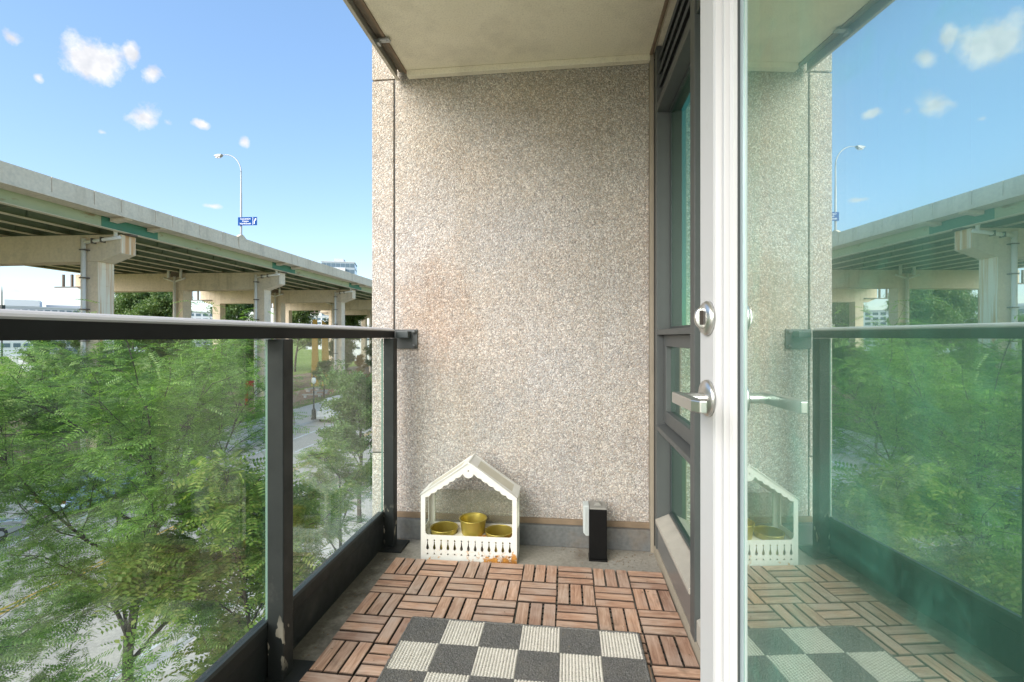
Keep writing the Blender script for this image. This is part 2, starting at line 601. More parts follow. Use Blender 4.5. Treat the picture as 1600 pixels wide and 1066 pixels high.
def mat_leaf(name, a, b, c, trans=.35):
    t = NT(name)
    v = t.coord()
    g = t.n('ShaderNodeNewGeometry')
    rnd = g.outputs['Random Per Island']
    col = t.ramp(rnd, [(0, a), (.6, b), (1, c)])
    big = t.ramp(t.noise(v, .9, 3), [(.35, .75), (.65, 1.15)])
    col = t.mix(1.0, col, big, 'MULTIPLY')
    df = t.n('ShaderNodeBsdfDiffuse')
    t.l(col, df.inputs['Color'])
    tl = t.n('ShaderNodeBsdfTranslucent')
    tc = t.mix(1.0, col, (1.15, 1.25, .55), 'MULTIPLY')
    t.l(tc, tl.inputs['Color'])
    ms = t.n('ShaderNodeMixShader')
    ms.inputs[0].default_value = trans
    t.l(df.outputs[0], ms.inputs[1])
    t.l(tl.outputs[0], ms.inputs[2])
    gl = t.n('ShaderNodeBsdfGlossy')
    gl.inputs['Roughness'].default_value = .45
    m2 = t.n('ShaderNodeMixShader')
    m2.inputs[0].default_value = .04
    t.l(ms.outputs[0], m2.inputs[1])
    t.l(gl.outputs[0], m2.inputs[2])
    M[name] = t.done(m2.outputs[0])


mat_leaf('leaf_locust', (.11, .22, .045), (.21, .37, .08), (.37, .53, .14), .42)
mat_leaf('leaf_yellow', (.16, .28, .055), (.26, .39, .08), (.46, .49, .15), .42)
mat_leaf('leaf_dark', (.075, .155, .045), (.13, .235, .07), (.22, .33, .11))
mat_leaf('leaf_far', (.10, .17, .05), (.15, .235, .07), (.23, .30, .10))
mat_leaf('leaf_orange', (.32, .17, .05), (.42, .25, .08), (.40, .32, .12))


def mat_grass():
    t = NT('grass')
    v = t.coord()
    c = t.mix(t.noise(v, .06, 6, .6), (.13, .20, .045), (.27, .34, .085))
    c = t.mix(t.ramp(t.noise(v, .35, 6, .65), [(.5, 0.), (.7, 1.)]), c, (.30, .32, .12))
    c = t.mix(1.0, c, t.ramp(t.noise(v, 7, 4), [(.25, .7), (.7, 1.1)]), 'MULTIPLY')
    M['grass'] = t.done(t.pbr(c, .95, 0, None, .1))


mat_grass()
simple('frosted', (.62, .58, .47), .5, 0, .12, 20)
simple('slat_side', (.045, .030, .022), .9, 0, .3, 20)
simple('bark', (.085, .072, .058), .9, 0, .35, 14, .6)
simple('bark_pale', (.34, .31, .25), .9, 0, .3, 10, .4)
simple('grass_blade', (.16, .25, .055), .9, 0, .3, 3)
simple('frame_grey', (.080, .087, .086), .45, 0, .12, 8, .05)
simple('frame_dark', (.045, .058, .058), .4, 0, .12, 8, .05)
simple('sill_dust', (.42, .385, .33), .85, 0, .22, 14, .3)
simple('kick_metal', (.20, .20, .195), .28, .3, .15, 6)
simple('caulk', (.30, .26, .20), .8, 0, .25, 12, .3)
simple('brown_seal', (.22, .16, .105), .85, 0, .35, 16, .4)
_t = NT('door_white')
_v = _t.coord()
_c = _t.mix(_t.noise(_v, 6, 4), (.54, .54, .535), (.58, .58, .575))
_g = _t.ramp(_t.noise(_v, 16, 7, .7), [(.62, 0.), (.74, 1.)])
_c = _t.mix(_t.math('MULTIPLY', _g, .16), _c, (.40, .37, .32))
_k = _t.ramp(_t.noise(_t.coord(scale=(40, 40, 1.5)), 1.0, 4), [(.66, 0.), (.70, 1.)])
_c = _t.mix(_t.math('MULTIPLY', _k, .10), _c, (.36, .35, .33))
M['door_white'] = _t.done(_t.pbr(_c, .36))
simple('gasket', (.045, .055, .055), .6)
simple('spacer', (.42, .50, .52), .35, .3)
simple('nickel', (.62, .61, .58), .30, .9, .06, 20)
simple('dark_slot', (.03, .022, .016), .7)
simple('gold', (.52, .42, .10), .34, .7, .15, 10)
simple('black_plastic', (.006, .006, .006), .5, 0, .2, 20, .1, .15)
simple('grey_plastic', (.27, .26, .235), .6, 0, .1)
simple('pale_plastic', (.50, .54, .53), .5, 0, .08)
simple('galvanised', (.40, .41, .40), .45, .6, .2, 25)
simple('soffit_metal', (.50, .46, .39), .5, .2, .25, 10)
simple('channel', (.20, .165, .125), .7, 0, .35, 12)
simple('tile_base', (.018, .017, .016), .7)
simple('mat_rim', (.05, .05, .05), .9)
simple('pvc_pipe', (.86, .83, .77), .45, 0, .10, 2)
simple('clamp', (.13, .11, .095), .6)
simple('bearing', (.16, .12, .10), .7)
simple('lamp_steel', (.40, .40, .38), .4, .3, .05)
simple('lamp_head', (.34, .34, .33), .4, .2)
simple('sign_blue', (.004, .058, .24), .6, 0, .05, 8, 0, .1)
simple('sign_white', (.85, .87, .88), .5, 0, .02)
simple('line_white', (.72, .72, .70), .8, 0, .12, 2)
simple('line_yellow', (.62, .38, .06), .8, 0, .15, 2)
simple('iron_black', (.03, .035, .035), .5)
simple('globe', (.80, .80, .72), .4)
simple('red_paint', (.52, .055, .045), .5, 0, .12)
simple('ochre_paint', (.50, .33, .07), .6, 0, .12)
simple('car_blue', (.36, .46, .56), .22, .3, .02)
simple('car_white', (.62, .62, .61), .25, 0, .02)
simple('car_glass', (.02, .03, .035), .06)
simple('tyre', (.02, .02, .02), .8)
simple('rim', (.45, .46, .47), .3, .8)
simple('light_red', (.35, .02, .02), .3)
simple('light_clear', (.75, .77, .78), .15)
simple('bldg_white', (.66, .68, .70), .7, 0, .06)
simple('bldg_grey', (.46, .48, .50), .7, 0, .06)
simple('bldg_cool', (.30, .36, .41), .5, 0, .06)
simple('bldg_glass', (.10, .15, .19), .12, 0, .1)
simple('room_wall', (.34, .34, .32), .8, 0, .03)
simple('room_floor', (.32, .24, .17), .5, 0, .1)
simple('curtain', (.62, .64, .60), .9, 0, .05)
simple('bench_wood', (.45, .43, .38), .8, 0, .1)

# ------------------------------------------------------------------ mesh helpers


def tag(o, label=None, cat=None, group=None, kind=None):
    if label:
        o['label'] = label
    if cat:
        o['category'] = cat
    if group:
        o['group'] = group
    if kind:
        o['kind'] = kind
    return o


def thing(name, label, cat, loc=(0, 0, 0), rotz=0.0, group=None):
    o = bpy.data.objects.new(name, None)
    o.empty_display_size = .1
    COL.objects.link(o)
    o.location = loc
    o.rotation_euler = (0, 0, rotz)
    return tag(o, label, cat, group)


def link(name, me, parent=None, mat=None, loc=None, rot=None, bevel=0.0, smooth=False):
    o = bpy.data.objects.new(name, me)
    COL.objects.link(o)
    if mat is not None:
        if len(me.materials) == 0:
            me.materials.append(M[mat])
    if parent is not None:
        o.parent = parent
    if loc is not None:
        o.location = loc
    if rot is not None:
        o.rotation_euler = rot
    if bevel:
        b = o.modifiers.new('bevel', 'BEVEL')
        b.width = bevel
        b.segments = 2
        b.limit_method = 'ANGLE'
    if smooth:
        for p in me.polygons:
            p.use_smooth = True
    return o


class MB:
    """collects simple solids; build() links them as one mesh object"""

    def __init__(self, off=(0, 0, 0)):
        self.v, self.f, self.off = [], [], Vector(off)

    def add(self, vs, fs):
        n = len(self.v)
        self.v += [tuple(Vector(p) - self.off) for p in vs]
        self.f += [[i + n for i in f] for f in fs]
        return self

    def box(self, x0, x1, y0, y1, z0, z1):
        vs = [(x0, y0, z0), (x1, y0, z0), (x1, y1, z0), (x0, y1, z0), (x0, y0, z1), (x1, y0, z1), (x1, y1, z1), (x0, y1, z1)]
        return self.add(vs, [(0, 3, 2, 1), (4, 5, 6, 7), (0, 1, 5, 4), (1, 2, 6, 5), (2, 3, 7, 6), (3, 0, 4, 7)])

    def prism(self, poly, y0, y1, plane='XZ'):
        """extrude a 2-D polygon"""
        n = len(poly)
        if plane == 'XZ':
            a = [(p[0], y0, p[1]) for p in poly]
            b = [(p[0], y1, p[1]) for p in poly]
        elif plane == 'YZ':
            a = [(y0, p[0], p[1]) for p in poly]
            b = [(y1, p[0], p[1]) for p in poly]
        else:
            a = [(p[0], p[1], y0) for p in poly]
            b = [(p[0], p[1], y1) for p in poly]
        fs = [list(range(n))[::-1], list(range(n, 2 * n))] + [(i, (i + 1) % n, n + (i + 1) % n, n + i) for i in range(n)]
        return self.add(a + b, fs)

    def tube(self, pts, rad, seg=8, caps=True):
        pts = [Vector(p) for p in pts]
        if isinstance(rad, (int, float)):
            rad = [rad] * len(pts)
        vs, fs = [], []
        prev = None
        for i, p in enumerate(pts):
            d = (pts[min(i + 1, len(pts) - 1)] - pts[max(i - 1, 0)]).normalized()
            ref = Vector((0, 0, 1)) if abs(d.z) < .95 else Vector((1, 0, 0))
            if prev is None:
                u = d.cross(ref).normalized()
            else:
                u = (prev - d * prev.dot(d)).normalized()
            prev = u
            w = d.cross(u)
            for k in range(seg):
                a = 2 * math.pi * k / seg
                vs.append(p + (u * math.cos(a) + w * math.sin(a)) * rad[i])
        for i in range(len(pts) - 1):
            for k in range(seg):
                k2 = (k + 1) % seg
                fs.append((i * seg + k, i * seg + k2, (i + 1) * seg + k2, (i + 1) * seg + k))
        if caps:
            fs.append(list(range(seg))[::-1])
            fs.append([(len(pts) - 1) * seg + k for k in range(seg)])
        return self.add(vs, fs)

    def lathe(self, prof, c=(0, 0, 0), seg=24, axis='Z'):
        vs, fs = [], []
        for r, h in prof:
            for k in range(seg):
                a = 2 * math.pi * k / seg
                x, y = r * math.cos(a), r * math.sin(a)
                if axis == 'Z':
                    vs.append((c[0] + x, c[1] + y, c[2] + h))
                elif axis == 'Y':
                    vs.append((c[0] + x, c[1] + h, c[2] + y))
                else:
                    vs.append((c[0] + h, c[1] + x, c[2] + y))
        for i in range(len(prof) - 1):
            for k in range(seg):
                k2 = (k + 1) % seg
                fs.append((i * seg + k, i * seg + k2, (i + 1) * seg + k2, (i + 1) * seg + k))
        return self.add(vs, fs)

    def mesh(self, name):
        me = bpy.data.meshes.new(name)
        me.from_pydata(self.v, [], self.f)
        bm = bmesh.new()
        bm.from_mesh(me)
        bmesh.ops.recalc_face_normals(bm, faces=bm.faces)
        bm.to_mesh(me)
        bm.free()
        return me

    def build(self, name, mat, parent=None, bevel=0.0, smooth=False):
        return link(name, self.mesh(name), parent, mat, bevel=bevel, smooth=smooth)


def B(name, mat, parent, x0, x1, y0, y1, z0, z1, off=(0, 0, 0), bevel=0.0):
    return MB(off).box(x0, x1, y0, y1, z0, z1).build(name, mat, parent, bevel)


def panel_mesh(name, outer, holes, thick):
    """flat sheet with cut-outs in the local XZ plane, thickness along Y"""
    cu = bpy.data.curves.new(name, 'CURVE')
    cu.dimensions = '2D'
    cu.fill_mode = 'BOTH'
    cu.extrude = thick / 2
    for poly in [outer] + holes:
        sp = cu.splines.new('POLY')
        sp.points.add(len(poly) - 1)
        for p, q in zip(sp.points, poly):
            p.co = (q[0], q[1], 0, 1)
        sp.use_cyclic_u = True
    o = bpy.data.objects.new(name, cu)
    me = bpy.data.meshes.new_from_object(o)
    bpy.data.objects.remove(o)
    me.transform(Matrix.Rotation(R(90), 4, 'X'))
    return me


def fast_mesh(name, verts, quads):
    me = bpy.data.meshes.new(name)
    nv, nq = len(verts), len(quads)
    me.vertices.add(nv)
    me.vertices.foreach_set('co', np.asarray(verts, dtype=np.float32).ravel())
    me.loops.add(nq * 4)
    me.loops.foreach_set('vertex_index', np.asarray(quads, dtype=np.int32).ravel())
    me.polygons.add(nq)
    me.polygons.foreach_set('loop_start', np.arange(0, nq * 4, 4, dtype=np.int32))
    me.polygons.foreach_set('loop_total', np.full(nq, 4, dtype=np.int32))
    me.update(calc_edges=True)
    return me


def structure(o):
    o['kind'] = 'structure'
    return o


def ordinal(i):
    return ['first', 'second', 'third', 'fourth', 'fifth', 'sixth', 'seventh', 'eighth', 'ninth', 'tenth', 'eleventh', 'twelfth'][i]


# ------------------------------------------------------------------ measures
ZG = -7.5          # street level
ZF = -0.014        # balcony concrete (top of the deck tiles is z = 0)
YW = 2.36          # face of the aggregate wall
XF = 0.41          # window face
ZS = 2.375         # underside of the balcony above
YB = -1.15         # rear end of the balcony (behind the camera)

# ------------------------------------------------------------------ ground, street


def sheet(name, poly, z, mat, parent=None):
    me = bpy.data.meshes.new(name)
    me.from_pydata([(p[0], p[1], z) for p in poly], [], [list(range(len(poly)))])
    return link(name, me, parent, mat)


def rect(x0, x1, y0, y1):
    return [(x0, y0), (x1, y0), (x1, y1), (x0, y1)]


structure(sheet('ground', rect(-2600, 2600, -2600, 2600), ZG, 'grass'))
structure(sheet('road', rect(-25.2, -10.7, -120, 420), ZG + .006, 'asphalt'))
structure(sheet('mulch_bed', [(-33.0, 50), (-34.5, 47.5), (-38, 49), (-41, 54), (-43, 62), (-42, 72), (-37.5, 74), (-34.5, 68), (-33.2, 58)], ZG + .012, 'mulch'))
structure(sheet('bare_earth', [(-33.5, 10), (-58, 6), (-60, 60), (-61, 130), (-37, 130), (-44, 90), (-43.5, 64), (-40, 52), (-35, 44), (-34, 30)], ZG + .006, 'dirt'))
structure(sheet('footpath', [(-120, 96), (-320, 236), (-321, 233), (-121, 93.4)], ZG + .012, 'sidewalk'))
for name, x0, x1, ya, yb, step in (('far_sidewalk', -31.6, -25.5, 16, 84, 2.0), ('near_sidewalk', -10.35, -3.0, -2, 34, 2.0)):
    s = structure(MB((0, 0, ZG)).box(x0, x1, -120, 420, ZG - .1, ZG + .112).build(name, 'sidewalk'))
    s.location = (0, 0, ZG)
    nx = 3
    w = (x1 - x0) / nx
    me = MB().box(0, w - .025, 0, step - .025, 0, .022).mesh('slab')
    me.materials.append(M['sidewalk'])
    y = ya
    while y < yb:
        for i in range(nx):
            link('slab', me, s, loc=(x0 + i * w + .012, y + .012, .11 + rng.uniform(-.004, .003)))
        y += step
for name, x0, x1 in (('far_kerb', -25.5, -25.2), ('near_kerb', -10.7, -10.35)):
    k = structure(MB().box(x0, x1, -120, 0, ZG - .1, ZG + .13).box(x0, x1, 70, 420, ZG - .1, ZG + .13).build(name, 'kerb'))
    me = MB().box(x0, x1, 0, 2.47, ZG - .1, ZG + .135).mesh('kerbstone')
    me.materials.append(M['kerb'])
    for i in range(28):
        link('kerbstone', me, k, loc=(0, i * 2.5, rng.uniform(-.004, .004)))
rm = MB()
rm.box(-22.75, -22.58, -80, 300, ZG + .009, ZG + .012)
rm.build('lane_line', 'line_white')
structure(bpy.data.objects['lane_line'])
rm = MB().box(-17.62, -17.50, -80, 300, ZG + .009, ZG + .012).box(-17.36, -17.24, -80, 300, ZG + .009, ZG + .012)
structure(rm.build('centre_line', 'line_yellow'))
dl = structure(MB().box(-11.35, -11.22, -80, 300, ZG + .009, ZG + .012).build('edge_line', 'line_white'))
dash = structure(MB().box(-20.08, -19.95, 4.0, 6.6, ZG + .009, ZG + .012).build('lane_dash', 'line_white'))
for i in range(1, 12):
    o = dash.copy()
    COL.objects.link(o)
    o.location = (0, i * 7.2, 0)
# lawn tufts between sidewalk and mulch: uncountable grass
gv, gq = [], []
for i in range(9000):
    x = -31.7 - rng.random() ** 1.3 * 3.2
    y = rng.uniform(18, 84)
    h = rng.uniform(.06, .22)
    a = rng.uniform(0, math.pi)
    w = .035
    dx, dy = math.cos(a) * w, math.sin(a) * w
    k = len(gv)
    lx, ly = rng.normal(0, .05, 2)
    gv += [(x - dx, y - dy, ZG), (x + dx, y + dy, ZG), (x + dx * .3 + lx, y + dy * .3 + ly, ZG + h), (x - dx * .3 + lx, y - dy * .3 + ly, ZG + h)]
    gq.append((k, k + 1, k + 2, k + 3))
go = link('grass', fast_mesh('grass', gv, gq), None, 'grass_blade')
tag(go, 'strip of rough green grass behind the far sidewalk', 'grass', kind='stuff')

# ------------------------------------------------------------------ viaduct
VROT = R(2.2)
EZ = EYE - ZG
via = thing('elevated_highway', 'long concrete highway viaduct on pale green steel girders crossing behind the trees', 'viaduct', (0, 0, ZG), VROT)


def V(x, y, z):
    c, s = math.cos(VROT), math.sin(VROT)
    return (c * x - s * y, s * x + c * y, z + EYE)


Y0v, Y1v = -30.0, 300.0
dk = MB().prism([(-29.0, EZ + 8.27), (-29.0, EZ + 8.45), (-56.0, EZ + 8.45), (-56.0, EZ + 8.27), (-54.8, EZ + 8.21), (-30.2, EZ + 8.21)], Y0v, Y1v).build('deck_slab', 'viaduct_concrete', via)
MB().prism([(-28.88, EZ + 8.16), (-28.88, EZ + 8.25), (-29.3, EZ + 8.30), (-29.3, EZ + 8.22)], Y0v, Y1v).build('edge_ledge', 'viaduct_concrete', dk)
B('road_surface', 'asphalt', dk, -55.6, -29.4, Y0v, Y1v, EZ + 8.45, EZ + 8.52)
joints = [-30, -20, -12, -4, 3, 10, 15, 20.2, 25.4, 28.0, 29.9, 32.7, 34.3, 37.1, 39.9, 42.05, 45.0, 48.7, 52.4, 55.2, 58.6, 61.5, 65, 68.5, 72, 76, 80, 85, 90, 96, 103, 110, 120, 132, 146, 162, 180, 205, 235, 270, 300]
for a, b in zip(joints[:-1], joints[1:]):
    bump = .05 if a == 42.05 - 0 else 0.0
    MB().prism([(-29.0 + bump, EZ + 8.285), (-29.03 + bump, EZ + 9.36), (-29.24, EZ + 9.36), (-29.30, EZ + 8.285)], a + .02, b - .02).build('parapet_panel', 'viaduct_concrete', via, bevel=.015)
B('parapet_far', 'viaduct_concrete', via, -56.0, -55.75, Y0v, Y1v, EZ + 8.46, EZ + 9.36)
MB().prism([(41.95, EZ + 9.355), (42.35, EZ + 9.62), (42.75, EZ + 9.62), (43.15, EZ + 9.355)], -29.26, -28.98, 'YZ').build('lamp_plinth', 'viaduct_concrete', via)
# green steel girders
gx = [-30.3 - 2.42 * i for i in range(11)]
web = MB().box(-.02, .02, Y0v, Y1v, EZ + 7.46, EZ + 8.20)
for yy in np.arange(4, 160, 3.3):
    web.box(-.12, .12, yy - .012, yy + .012, EZ + 7.47, EZ + 8.19)
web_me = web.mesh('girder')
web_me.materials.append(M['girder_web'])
fl_me = MB().box(-.20, .20, Y0v, Y1v, EZ + 7.41, EZ + 7.458).mesh('flange')
fl_me.materials.append(M['girder_cream'])
fweb_me = MB().box(-.02, .02, Y0v, Y1v, EZ + 7.46, EZ + 8.20).mesh('fascia_girder')
fweb_me.materials.append(M['girder_pale'])
for i, x in enumerate(gx):
    g = link('girder', fweb_me if i == 0 else web_me, via, loc=(x, 0, 0))
    link('flange', fl_me, g)
piers = [12.2, 32.0, 51.8, 71.7, 91.5, 111.3, 131.1, 151.0]
bays = []
for a, b in zip(piers[:-1], piers[1:]):
    bays += [a + (b - a) * k / 3 for k in (1, 2)]
brace_me = MB().box(gx[-1], gx[0] - .1, -.03, .03, EZ + 7.62, EZ + 7.86).mesh('cross_brace')
brace_me.materials.append(M['girder_web'])
for y in bays + piers:
    link('cross_brace', brace_me, via, loc=(0, y, 0))
for y in piers:
    B('painted_splice', 'girder_green', via, gx[0] + .018, gx[0] + .05, y - 2.3, y + 2.3, EZ + 7.462, EZ + 8.195)


def column_mesh(x0, x1, hw):
    m = MB()
    m.box(x0 + .03, x1 - .03, -hw + .03, hw - .03, 0, EZ + 5.40)
    z = 0.0
    while z < EZ + 5.3:
        z1 = min(z + 1.22, EZ + 5.38)
        m.box(x0, x1, -hw, hw, z + .012, z1 - .012)
        z = z1
    return m


cap_poly = [(-30.5, EZ + 7.32), (-30.5, EZ + 5.98), (-32.1, EZ + 5.40), (-54.2, EZ + 5.25), (-55.5, EZ + 5.85), (-55.5, EZ + 7.32)]
for pi, y in enumerate(piers):
    rusty = pi in (1,)
    cm = MB().prism(cap_poly, y - .62, y + .62).mesh('pier')
    cm.materials.append(M['viaduct_concrete'])
    cm.materials.append(M['rusty_concrete'])
    nr = 0
    for p in cm.polygons:
        if p.normal.x > .8 and rusty:
            p.material_index = 1
            nr += 1
    cap = link('pier', cm, via, bevel=.04)
    for ci, (xa, xb) in enumerate(((-33.5, -32.25), (-43.3, -42.05), (-53.4, -52.15))):
        me = column_mesh(xa, xb, .63).mesh('column')
        me.materials.append(M['viaduct_concrete'])
        me.materials.append(M['rusty_concrete'])
        for p in me.polygons:
            if p.normal.x > .8 and ci == 0:
                p.material_index = 1 if rusty else 0
        link('column', me, cap, loc=(0, y, 0))
    bm_ = MB()
    for x in gx[:-1]:
        bm_.box(x - .25, x + .25, y - .3, y + .3, EZ + 7.315, EZ + 7.408)
    bm_.build('bearing_pads', 'bearing', cap)
    for sy in (-1.5, 1.5):
        MB().prism([(-29.05, EZ + 8.20), (-29.05, EZ + 8.10), (-30.15, EZ + 7.92), (-30.15, EZ + 8.20)], y + sy - .3, y + sy + .3).build('corbel', 'viaduct_concrete', cap)
    yp = y - .84
    pm = MB()
    pm.tube([(-30.68, yp, EZ + 8.2), (-30.68, yp, EZ + 7.05)], .115, 10)
    pm.lathe([(.13, 0), (.21, .42), (.225, .46), (.20, .46)], (-30.68, yp, EZ + 7.42), 12)
    pm.tube([(-30.35, yp, EZ + 7.06), (-33.15, yp, EZ + 6.72)], .125, 10)
    pm.tube([(-33.15, yp, EZ + 7.02), (-33.15, yp, .1)], .155, 10)
    pm.build('drain_pipe', 'pvc_pipe', cap, smooth=True)
    for z in (6.2, 4.2, 1.95, -.3, -2.6, -5):
        B('pipe_clamp', 'clamp', cap, -33.33, -32.85, yp - .17, yp + .22, EZ + z - .04, EZ + z + .04)
    B('pipe_clamp', 'clamp', cap, -31.75, -31.65, yp - .15, yp + .22, EZ + 6.72, EZ + 7.08)
    B('pipe_clamp', 'clamp', cap, -32.45, -32.35, yp - .15, yp + .22, EZ + 6.64, EZ + 7.0)
    pm = MB()
    xc = -42.9
    for s in (-1, 1):
        pm.tube([(xc + s * .75, yp, EZ + 8.1), (xc + s * .75, yp, EZ + 6.75)], .14, 8)
        pm.tube([(xc + s * 1.3, yp, EZ + 6.75), (xc, yp, EZ + 6.32)], .11, 8)
    pm.tube([(xc, yp, EZ + 6.9), (xc, yp, .1)], .15, 8)
    pm.build('drain_pipe', 'pvc_pipe', cap, smooth=True)
    B('joint_cover', 'bearing', cap, xc - .5, xc + .5, yp + .05, yp + .2, EZ + 6.9, EZ + 8.1)
    pm = MB()
    for s in (0, 1):
        pm.box(-55.9 - s * 1.1, -55.7 - s * 1.1, y - .8, y - .6, EZ + 5.9, EZ + 7.3)
    pm.box(-57.9, -53.5, y - .85, y - .66, EZ + 5.75, EZ + 5.88)
    pm.build('end_bracket', 'clamp', cap)

# lamp standing on the parapet and the blue sign fixed to its pole
lp = V(-29.12, 42.55, 9.60)
lamp = thing('street_lamp', 'tall curved highway lamp standing on the viaduct parapet', 'street lamp', lp, VROT)
MB().lathe([(.0, 0), (.17, 0), (.17, .06), (.095, .10), (.085, 3.9), (.07, 4.0), (.058, 5.97)], (0, 0, 0), 12).build('pole', 'lamp_steel', lamp, smooth=True)
arc = [(-1.55 * (1 - math.cos(a)), 0, 5.95 + 1.73 * math.sin(a)) for a in np.linspace(0, math.pi / 2, 13)]
arc += [(-2.0, 0, 7.66)]
MB().tube(arc, [.058 - .002 * i for i in range(len(arc))], 8).build('arm', 'lamp_steel', lamp, smooth=True)
hd = MB().prism([(-1.85, 7.74), (-2.25, 7.74), (-2.62, 7.66), (-2.66, 7.56), (-2.3, 7.40), (-1.95, 7.52)], -.17, .17)
hd = hd.build('lamp_head', 'lamp_head', lamp, bevel=.05)
B('lens', 'light_clear', hd, -2.5, -2.05, -.12, .12, 7.40, 7.44)
sg = thing('direction_sign', 'blue direction sign with white lettering fixed to the viaduct lamp pole', 'road sign', V(-29.12, 42.40, 10.50), VROT)
B('panel', 'sign_blue', sg, -.20, 1.68, -.02, .02, 0, .78, bevel=.01)


def text_mesh(body, size, align='CENTER'):
    cu = bpy.data.curves.new('text', 'FONT')
    cu.body = body
    cu.size = size
    cu.align_x = align
    cu.extrude = .004
    cu.offset = .001
    o = bpy.data.objects.new('text', cu)
    me = bpy.data.meshes.new_from_object(o)
    bpy.data.objects.remove(o)
    me.transform(Matrix.Rotation(R(90), 4, 'X'))
    return me


for body, z in (('Convention', .545), ('Centre', .325), ('North/South', .10)):
    link('lettering', text_mesh(body, .215), sg, 'sign_white', loc=(.55, -.026, z))
B('divider', 'sign_white', sg, 1.265, 1.295, -.026, -.0205, .02, .76)
MB().prism([(1.38, .12), (1.45, .12), (1.45, .36), (1.545, .48), (1.50, .52), (1.60, .60), (1.61, .46), (1.575, .45), (1.47, .33)][:2] + [(1.45, .34), (1.56, .50), (1.60, .46), (1.61, .66), (1.44, .585), (1.50, .55), (1.38, .38)], -.026, -.0205).build('arrow', 'sign_white', sg)

# ------------------------------------------------------------------ far buildings


def building(name, label, c, w, d, h, rotz, mat, rows, cols, wmat='bldg_glass', wh=.55, ww=.7, z0=ZG, setback=None, sides=(0, 1)):
    b = thing(name, label, 'building', (c[0], c[1], z0), rotz)
    wl = MB().box(-w / 2, w / 2, -d / 2, d / 2, 0, h).build('wall', mat, b)
    B('roof', 'bldg_grey', b, -w / 2 - .3, w / 2 + .3, -d / 2 - .3, d / 2 + .3, h + .002, h + .7)
    fh, fw, fd = h / rows, w / cols, d / cols
    me = MB().box(-fw * ww / 2, fw * ww / 2, -.12, .10, -fh * wh / 2, fh * wh / 2).mesh('window')
    me.materials.append(M[wmat])
    for r in range(rows):
        if z0 + fh * (r + 1) < -4:
            continue
        for k in range(cols):
            link('window', me, b, loc=(-w / 2 + fw * (k + .5), -d / 2, fh * (r + .5)))
            if 1 in sides:
                link('window', me, b, loc=(w / 2, -d / 2 + fd * (k + .5), fh * (r + .5)), rot=(0, 0, R(90)))
    return b


def atpix(u, zc):
    a = (u - W0 / 2) / FPX
    c, s = math.cos(YAW), math.sin(YAW)
    return ((c * a - s) * zc, (s * a + c) * zc)


b = building('office_block', 'low pale office block with stepped roof terrace on the horizon at left', atpix(82, 240), 31, 18, 22.5, R(48), 'bldg_grey', 6, 12)
B('terrace', 'bldg_white', b, -15.8, -4, -9.5, 5, 23.2, 26.2)
B('roof_plant', 'bldg_grey', b, -2, 13, -5, 6, 23.2, 24.4)
building('white_house', 'small white block with dark windows at the far left horizon', atpix(12, 210), 22, 12, 19.2, R(50), 'bldg_white', 6, 7)
mast = thing('mast', 'thin dark mast with a box standing at the far left', 'mast', (*atpix(3, 150), ZG))
MB().lathe([(.22, 0), (.15, 22.5), (.05, 24.5)], (0, 0, 0), 8).build('pole', 'iron_black', mast)
B('box', 'iron_black', mast, -.6, .6, -.5, .5, 16.5, 18.6)
t = building('glass_tower', 'glass tower with grey crown rising beyond the viaduct deck', atpix(531, 420), 27, 24, 73, R(20), 'bldg_cool', 14, 7, wh=.62, ww=.9)
B('crown', 'bldg_grey', t, -4, 4, -6, 6, 73.8, 77)
B('bright_bay', 'bldg_white', t, -5.5, 6, -14.5, -12.2, 0, 68)
building('pale_tower', 'tall pale slab block seen between the near viaduct columns', atpix(205, 260), 34, 16, 26, R(42), 'bldg_white', 9, 8)
building('pale_block', 'broad pale apartment block behind the trees under the viaduct', atpix(262, 300), 60, 16, 24, R(36), 'bldg_white', 8, 16)
building('blue_white_block', 'pale blue block seen under the viaduct beside an ochre frame', atpix(512, 330), 26, 16, 22, R(22), 'bldg_white', 8, 8)
building('grey_shed', 'pale grey shed low beside the concrete wall edge', atpix(566, 170), 13, 8, 12.2, R(16), 'bldg_white', 4, 8, wh=.2)

# ------------------------------------------------------------------ street furniture, vehicles
sl = thing('park_lamp', 'black post lamp with a pale globe on the far sidewalk', 'street lamp', (-24.75 - .9, 45.3, ZG + .13))
MB().lathe([(0, 0), (.27, 0), (.27, .12), (.22, .2), (.2, .95), (.11, 1.08), (.075, 1.2), (.06, 3.55), (.10, 3.6), (.0, 3.62)], (0, 0, 0), 12).build('post', 'iron_black', sl, smooth=False)
gl_ = MB().lathe([(.10, 3.6), (.2, 3.75), (.23, 3.95), (.17, 4.2), (.06, 4.34), (0, 4.36)], (0, 0, 0), 14).build('globe', 'globe', sl, smooth=True)
MB().lathe([(.15, 4.24), (.08, 4.36), (.02, 4.48), (0, 4.48)], (0, 0, 0), 10).build('finial', 'iron_black', gl_)

rf = thing('red_frame', 'red painted steel gateway frame among the shrubs across the street', 'frame', (-37.8, 55.5, ZG), R(34))
B('beam', 'red_paint', rf, -2.3, 1.7, -.2, .2, 2.35, 3.05, bevel=.02)
for x in (-.1, .9):
    B('post', 'red_paint', rf, x, x + (.35 if x < 0 else .75), -.15, .15, 0, 2.35, bevel=.02)
B('post', 'red_paint', rf, -2.3, -2.0, -.15, .15, 0, 2.35, bevel=.02)

